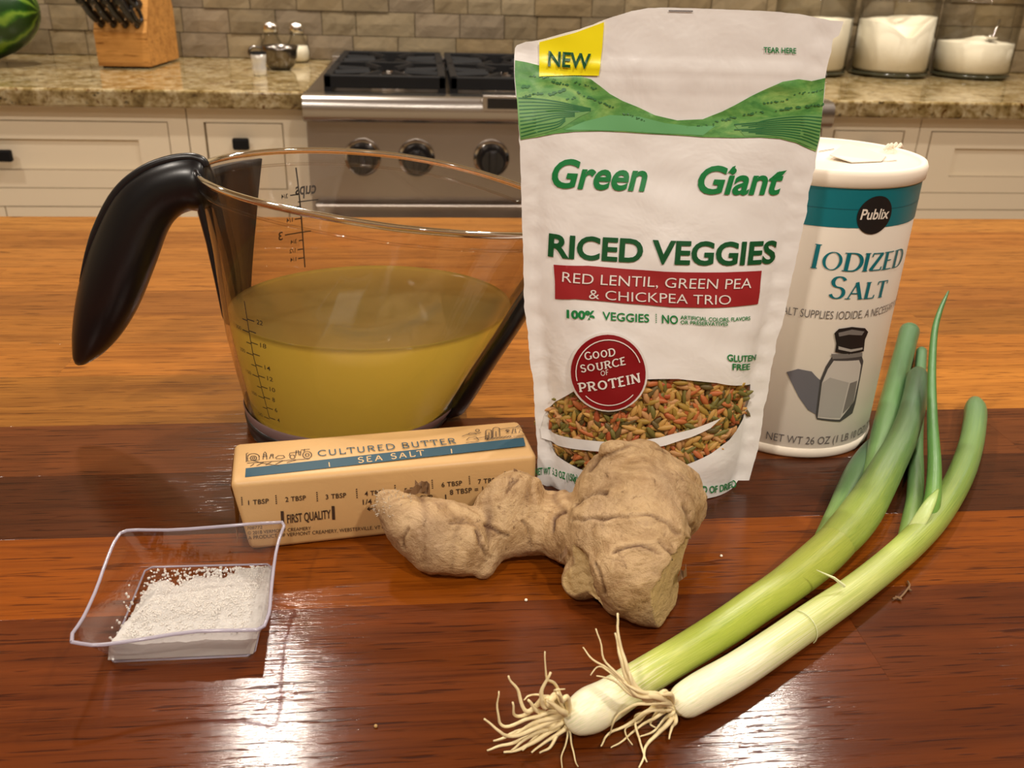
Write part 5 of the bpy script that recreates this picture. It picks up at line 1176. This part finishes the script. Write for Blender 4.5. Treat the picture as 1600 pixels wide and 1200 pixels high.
stalk('leaf', [(1335, 808, 16, .001), (1356, 765, 17, .002), (1371, 715, 18, .002), (1387, 650, 18, .002), (1402, 590, 16, .002), (1414, 545, 15, .002), (1421, 518, 15, .002)], M['leaf'], sa, hollow=True)
stalk('leaf', [(1292, 845, 20), (1313, 800, 20), (1328, 765, 20), (1341, 733, 17), (1355, 704, 11), (1367, 687, 6), (1376, 677, 2)], M['leafdark'], sa)
sheath = scmat('scallion_sheath', [(0, srgb(206, 214, 150)), (1, srgb(150, 184, 90))])
stalk('sheath_tip', [(1330, 818, 14, .004), (1350, 785, 14, .0075), (1364, 758, 11, .011), (1378, 735, 8, .014), (1389, 714, 2, .0145)], sheath, sa, sec=(1, .4))
stalk('sheath_tip', [(1318, 832, 8, .010), (1336, 808, 9, .012), (1345, 790, 7, .0135), (1344, 770, 1.5, .015)], sheath, sa, sec=(1, .4))
sb = thing('scallion', 'thinner right scallion with one long pointed leaf, its roots resting on the other scallion', 'scallion', (0.17, 0.25, 0), 'two scallions')
so2, PB, RB = stalk('stem', [(1062, 1101, 22), (1070, 1096, 27), (1100, 1078, 29), (1150, 1050, 28.5), (1203, 1015, 27.5), (1275, 965, 26), (1330, 927, 24), (1380, 888, 23), (1420, 853, 22.5), (1455, 816, 22), (1484, 775, 20.5), (1504, 735, 19.5), (1517, 695, 18), (1523, 660, 17), (1524, 640, 16), (1523.5, 630, 11)], M['stemR'], sb)
stalk('leaf', [(1440, 822, 14, .003), (1455, 790, 13, .008), (1459, 761, 11.5, .010), (1460, 717, 10, .014), (1457, 657, 8, .018), (1456, 583, 6.3, .026), (1460, 520, 5, .034), (1468, 488, 4, .040), (1476, 468, 2.8, .044), (1482, 455, 1.2, .047)], M['thinleaf'], sb, n_=12)
stalk('leaf', [(1415, 850, 14), (1423, 815, 14), (1429, 780, 13), (1431, 740, 12), (1432, 690, 10), (1435, 630, 9), (1438, 580, 8.5, .001), (1440, 549, 8, .002)], M['leaf'], sb, hollow=True, n_=14)
stalk('sheath_tip', [(1420, 840, 10, .004), (1438, 812, 11, .009), (1454, 784, 8, .013), (1466, 764, 1.5, .0155)], sheath, sb, sec=(1, .4))
# papery skin band at the middle of the right scallion
pp = mat('papery_skin', srgb(214, 220, 170), 0.4); mb = MB()
for q in (1,):
    i = 27+q; c, r_ = PB[i], RB[i]; T = (PB[i+1]-PB[i-1]).normalized()
    pts = []
    for k in range(14): a = -0.5+2.6*k/13; s_ = T.cross(Vector((0, 0, 1))).normalized(); pts.append(c+T*(0.0016*k/13*(q-1)*2)+(s_*math.cos(a)+Vector((0, 0, 1))*math.sin(a))*(r_+0.0004))
    mb.tube(pts, [0.0002]*13+[0.0001], 5)
e = onray(1303, 903, 5, 0.015)[0]; mb.tube([e+Vector((.004, -.001, -.003)), e, e+Vector((-.006, .002, .0022))], [0.0007, 0.0005, 0.0001], 5)
mb.build('papery_ring', pp, sb)
# roots
def root_plate(P, R, parent):
    T = (P[0]-P[1]).normalized(); mb = MB(); mb.tube([P[0]-T*0.001, P[0]+T*0.0012, P[0]+T*0.0022], [R[0]*0.85, R[0]*0.7, R[0]*0.3], 16); mb.build('root_plate', M['rootpl'], parent, True)
root_plate(PA, RA, sa); root_plate(PB, RB, sb)
rq = random.Random(8)
def root(P0, R0, T, pts, parent, r_=0.0006):
    """pts: (px, py, height) along the root, from the plate outwards"""
    a = rq.uniform(0, 2*PI); s_ = T.cross(Vector((0, 0, 1))).normalized(); u_ = s_.cross(T)
    st = P0+(s_*math.cos(a)+u_*math.sin(a))*R0*0.55*rq.random()
    L = [st-T*0.0005, st+T*0.002]+[atz(x, y, z) for x, y, z in pts]
    Pc = catmull(L, 6); n_ = len(Pc)
    for i, p in enumerate(Pc):
        k = i/n_; p += Vector((noise.noise(p*180+Vector((a, 0, 0))), noise.noise(p*180+Vector((0, a, 3))), noise.noise(p*180+Vector((0, 7, a)))))*0.0009*k
        p.z = max(p.z, 0.0006)
    MB().tube(Pc, [r_*(1.25-1.0*i/n_) for i in range(n_)], 6).build('root', M['rootm'], parent, True)
TA = (PA[0]-PA[1]).normalized(); TB = (PB[0]-PB[1]).normalized()
for pts, r_ in [([(860, 1128, .009), (800, 1150, .008), (780, 1140, .012), (757, 1122, .016)], .0009), ([(850, 1140, .004), (800, 1160, .002), (762, 1172, .001)], .0010), ([(850, 1148, .003), (820, 1165, .001), (788, 1176, .001)], .0011), ([(845, 1135, .006), (790, 1150, .004), (768, 1160, .003)], .0009),
                ([(850, 1100, .014), (820, 1110, .014), (808, 1080, .020), (797, 1056, .026)], .0010), ([(855, 1090, .018), (830, 1112, .012), (808, 1118, .012), (802, 1098, .018)], .0010), ([(870, 1085, .018), (852, 1105, .016), (848, 1080, .022), (858, 1052, .028)], .0013), ([(868, 1070, .02), (855, 1060, .026), (850, 1020, .034)], .0006),
                ([(876, 1098, .016), (872, 1082, .02), (868, 1078, .024), (883, 1076, .024)], .0006), ([(872, 1105, .012), (860, 1090, .016), (828, 1086, .018), (818, 1092, .018)], .0006), ([(885, 1090, .018), (878, 1095, .02), (873, 1086, .026)], .0012),
                ([(870, 1120, .010), (840, 1128, .010), (812, 1142, .006), (800, 1148, .006)], .0011), ([(875, 1130, .006), (840, 1150, .002), (815, 1170, .001)], .0011), ([(880, 1140, .004), (850, 1160, .001), (830, 1176, .001)], .0009), ([(885, 1150, .002), (878, 1180, .001), (880, 1198, .001)], .0004), ([(892, 1150, .002), (897, 1185, .001), (902, 1200, .001)], .0004),
                ([(865, 1112, .012), (835, 1120, .012), (790, 1136, .010), (775, 1118, .014), (779, 1078, .022)], .0008), ([(860, 1118, .010), (838, 1108, .014), (826, 1098, .018)], .0013), ([(856, 1140, .004), (822, 1152, .004), (800, 1172, .001)], .0010), ([(880, 1112, .014), (866, 1102, .018), (856, 1096, .020)], .0014), ([(872, 1145, .003), (860, 1168, .001), (842, 1178, .001)], .0008)]:
    root(PA[0], RA[0], TA, pts, sa, r_)
for pts, r_ in [([(1030, 1090, .018), (1000, 1080, .022), (982, 1050, .028), (970, 1010, .034), (963, 960, .042)], .0011), ([(1028, 1086, .018), (1000, 1082, .022), (980, 1060, .026), (968, 1025, .032), (962, 990, .036)], .0011), ([(1025, 1090, .018), (995, 1086, .022), (972, 1060, .026), (945, 1030, .030), (934, 980, .038)], .0007),
                ([(1030, 1092, .016), (1000, 1090, .020), (975, 1072, .024), (940, 1040, .026), (925, 1055, .024)], .0006), ([(1025, 1088, .018), (992, 1078, .024), (960, 1052, .026), (927, 1030, .030), (912, 1012, .032)], .0006), ([(1020, 1092, .016), (990, 1088, .020), (960, 1066, .022), (930, 1055, .024)], .0006),
                ([(1028, 1105, .010), (1008, 1115, .006), (990, 1122, .003), (1000, 1160, .001), (1010, 1192, .001)], .0008), ([(1045, 1130, .004), (1025, 1148, .001), (1008, 1170, .001), (1000, 1200, .001)], .0009), ([(1056, 1124, .004), (1050, 1135, .002), (1048, 1156, .001)], .0009), ([(1020, 1110, .010), (985, 1130, .003), (950, 1148, .001), (938, 1166, .001)], .0008),
                ([(1030, 1118, .006), (1000, 1135, .001), (970, 1158, .001), (955, 1168, .001)], .0006), ([(1040, 1098, .014), (1015, 1098, .016), (985, 1104, .014), (960, 1125, .008), (950, 1150, .001)], .0007), ([(1048, 1085, .016), (1025, 1085, .018), (1008, 1095, .014)], .0010), ([(1045, 1110, .008), (1028, 1112, .006), (1015, 1130, .001), (1030, 1140, .001)], .0007),
                ([(1040, 1080, .018), (1020, 1092, .016), (1006, 1084, .020), (988, 1088, .020)], .0008), ([(1050, 1115, .006), (1035, 1125, .002), (1022, 1140, .001), (1000, 1150, .001)], .0008), ([(1036, 1100, .012), (1015, 1108, .008), (1000, 1125, .002), (975, 1140, .001), (990, 1165, .001)], .0006), ([(1030, 1096, .014), (1006, 1092, .018), (985, 1066, .026), (976, 1030, .030)], .0010)]:
    root(PB[0], RB[0], TB, pts, sb, r_)
# ================================================================ SALT DISH
dz0 = 0.0008
sides = [[(112, 1003, .021), (150, 1008, .0195), (215, 1000, .0185), (300, 987, .019), (370, 985, .0195), (402, 984, .0205)],
         [(413, 978, .021), (421, 955, .0205), (424, 920, .0200), (430, 870, .0205), (437, 840, .0215), (444, 822, .0225)],
         [(441, 816, .0225), (400, 818, .021), (340, 823, .020), (270, 828, .020), (215, 828, .0205), (198, 829, .021)],
         [(188, 833, .021), (177, 850, .0205), (163, 885, .0195), (150, 922, .019), (130, 965, .0195), (113, 990, .0205)]]
rimP = []; botP = []
BC = [atz(168, 1036, dz0), atz(397, 1026, dz0), atz(427, 883, dz0), atz(229, 888, dz0)]
NS = 12
for si, sd in enumerate(sides):
    Q = catmull([atz(*p) for p in sd], 8)
    for i in range(NS): rimP.append(Q[int(i*(len(Q)-1)/(NS-1))])
    a, b = BC[si], BC[(si+1) % 4]; L = (b-a).length; mr_ = 0.0022/L
    for i in range(NS): botP.append(a.lerp(b, mr_+(1-2*mr_)*i/(NS-1)))
N_ = len(rimP); LV = 7; ctr = sum(BC, Vector())/4
di = thing('salt_dish', 'small square clear plastic dish with flared corners holding white salt, at the left', 'dish', (ctr.x, ctr.y, 0))
def wallp(k, q, o_=0.0):
    b, r_ = botP[k], rimP[k]; flare = q**1.35; p = Vector((b.x+(r_.x-b.x)*flare, b.y+(r_.y-b.y)*flare, b.z+(r_.z-b.z)*q)); d_ = (p-Vector((ctr.x, ctr.y, p.z))).normalized(); return p-d_*o_
TH_ = 0.0009; v = []; f = []
for s_ in (0, 1):
    for j in range(LV+1):
        for k in range(N_): p = wallp(k, j/LV, TH_*s_); p.z += TH_*0.8*s_*(1-j/LV)-(0.0006 if s_ == 0 and j == 0 else 0); v.append(p)
for j in range(LV):
    for k in range(N_):
        k2 = (k+1) % N_; f.append((j*N_+k, j*N_+k2, (j+1)*N_+k2, (j+1)*N_+k)); o_ = (LV+1)*N_; f.append((o_+j*N_+k, o_+(j+1)*N_+k, o_+(j+1)*N_+k2, o_+j*N_+k2))
f += [tuple(range(N_-1, -1, -1)), tuple(range((LV+1)*N_, (LV+2)*N_))]
obj('dish_body', v, f, M['dishclear'], di, True)
mb = MB(); Q = [rimP[k % N_] for k in range(N_+1)]; mb.tube(Q, 0.00058, 8, cap=False); mb.build('rim', M['dishrim'], di, True)
mb = MB(); Q = [wallp(k % N_, 0.0, 0.0)+Vector((0, 0, 0.0005)) for k in range(N_+1)]; mb.tube(Q, 0.0004, 6, cap=False); mb.build('base_edge', M['dishrim'], di, True)
# salt
sm = mat('white_salt', srgb(246, 242, 236), 0.55)
tt = sm.node_tree; tl = tt.nodes.new('ShaderNodeBsdfTranslucent'); tl.inputs[0].default_value = (0.9, 0.88, 0.86, 1); mxs = tt.nodes.new('ShaderNodeMixShader'); mxs.inputs[0].default_value = 0.5
tt.links.new(tt.nodes['Principled BSDF'].outputs[0], mxs.inputs[1]); tt.links.new(tl.outputs[0], mxs.inputs[2]); tt.links.new(mxs.outputs[0], tt.nodes['Material Output'].inputs[0]); t = NT(sm); t.bump(t.noise(t.coord('Object'), 900, 3, 0.7), 0.5, 0.0006)
FL, FR, BR_, BL_ = BC; mb = MB(); GN = 56; hgt = {}
def uv(u_, w_): return FL.lerp(FR, u_).lerp(BL_.lerp(BR_, u_), w_)
def hs(u_, w_):
    edge = 0.80+0.16*u_+0.05*noise.noise(Vector((u_*6, 3.3, 0)))-(0.25*max(0, 0.25-u_)); h_ = 0.0074*sstep(edge, edge-0.75, w_)**0.8
    h_ += 0.0009*noise.noise(Vector((u_*5, w_*5, 0)))+0.0005*noise.noise(Vector((u_*17, w_*17, 2)))
    h_ *= sstep(-0.02, 0.10, u_-0.14*w_*(1-u_))
    if w_ > edge: h_ = min(h_, 0.0003-(w_-edge)*0.02)
    return h_
idx = {}
for i in range(GN+1):
    for j in range(GN+1):
        u_, w_ = i/GN, j/GN; h_ = hs(u_, w_); 
        hh_ = max(h_, 0)/0.019
        u2, w2 = 0.5+(u_-.5)*(0.985+hh_*0.25), 0.5+(w_-.5)*(0.985+hh_*0.12)
        p = uv(u2, w2); idx[i, j] = len(mb.v); mb.v.append(Vector((p.x, p.y, dz0+TH_*0.9+max(h_, -0.0003)+rz.uniform(-.00012, .00012)))); hgt[i, j] = h_
for i in range(GN):
    for j in range(GN):
        if max(hgt[i, j], hgt[i+1, j], hgt[i, j+1], hgt[i+1, j+1]) > 0.0: mb.f.append((idx[i, j], idx[i+1, j], idx[i+1, j+1], idx[i, j+1])); mb.i.append(0)
ring_ = [(i, 0) for i in range(GN)]+[(GN, j) for j in range(GN)]+[(i, GN) for i in range(GN, 0, -1)]+[(0, j) for j in range(GN, 0, -1)]
for a, b in zip(ring_, ring_[1:]+ring_[:1]):
    if hgt[a] > 0 or hgt[b] > 0:
        pa_, pb_ = mb.v[idx[a]], mb.v[idx[b]]; n0 = len(mb.v); ia, ib = uv(0.5+(a[0]/GN-.5)*.985, 0.5+(a[1]/GN-.5)*.985), uv(0.5+(b[0]/GN-.5)*.985, 0.5+(b[1]/GN-.5)*.985)
        mb.v += [Vector((ia.x, ia.y, dz0+TH_)), Vector((ib.x, ib.y, dz0+TH_))]; mb.f.append((idx[a], n0, n0+1, idx[b])); mb.i.append(0)
def grain(p, s_):
    m_ = Matrix.Rotation(rz.uniform(0, 3), 3, 'Z') @ Matrix.Rotation(rz.uniform(0, 3), 3, 'X'); v = [p+m_ @ Vector((a, b, c))*s_ for a in (-1, 1) for b in (-1, 1) for c in (-1, 1)]
    mb.add(v, [(0, 1, 3, 2), (4, 6, 7, 5), (0, 4, 5, 1), (2, 3, 7, 6), (0, 2, 6, 4), (1, 5, 7, 3)])
for _ in range(3000):
    u_, w_ = rz.uniform(0.02, 0.98), rz.uniform(0.02, 0.985); h_ = max(0, hs(u_, w_))
    if h_ == 0:
        keep = 0.95-2.6*max(0, w_-(0.80+0.16*u_))*(1.3-u_); 
        if rz.random() > keep*(0.35+0.65*u_): continue
    p = uv(0.5+(u_-.5)*.95, 0.5+(w_-.5)*.95); grain(Vector((p.x, p.y, dz0+TH_+h_+(0.00005 if h_ > 0 else 0.0002))), rz.uniform(.00012, .00022) if h_ > 0 else rz.uniform(.0002, .00036))
for _ in range(26):
    k = rz.randrange(3*NS+4, 4*NS-1); q = rz.uniform(0.05, 0.5)**1.3; grain(wallp(k, q, TH_+0.0005)+Vector((0, 0, 0.0005)), rz.uniform(.0002, .0004))
o = mb.build('salt', sm); tag(o, 'heap of coarse white salt in the square clear dish', 'salt', kind='stuff')
# loose specks on the worktop
for i, (x, y, lab) in enumerate([(1127, 868, 'tiny white crumb on the worktop right of the ginger'), (822, 937, 'tiny white crumb on the worktop below the ginger'), (587, 1134, 'tiny brown crumb on the worktop near the bottom left glare')]):
    p = atz(x, y, 0.0005); mbx = MB(); mbx.lathe((p.x, p.y, 0.0), [(0.0003, 0), (0.0006, 0.0003), (0.0005, 0.0007), (0.0002, 0.0009)], 7); tag(mbx.build('crumb', M['flour'] if i < 2 else M['rootpl']), lab, 'crumb')
mb = MB()
for pts in ([(1418, 908), (1421, 914), (1420, 920), (1424, 923)], [(1421, 916), (1412, 928), (1405, 935)], [(1395, 936), (1404, 933), (1408, 937), (1399, 932)]):
    mb.tube(catmull([atz(x, y, 0.0009) for x, y in pts], 4), 0.0004, 5)
tag(mb.build('dry_root_shred', fl), 'dark wiry dry shred on the worktop right of the scallions', 'shred')

for o in bpy.data.objects:
    n_ = o.name.split('.')[0]
    if o.parent and (n_.startswith(('lettering', 'printed', 'farm_', 'measure_', 'banner_l', 'badge_l', 'badge_r', 'ounce_', 'cup_n', 'cup_s', 'band_marks', 'emblem_l', 'rivets', 'paper_fuzz', 'flap_slit', 'dotted'))): o['kind'] = 'stuff'
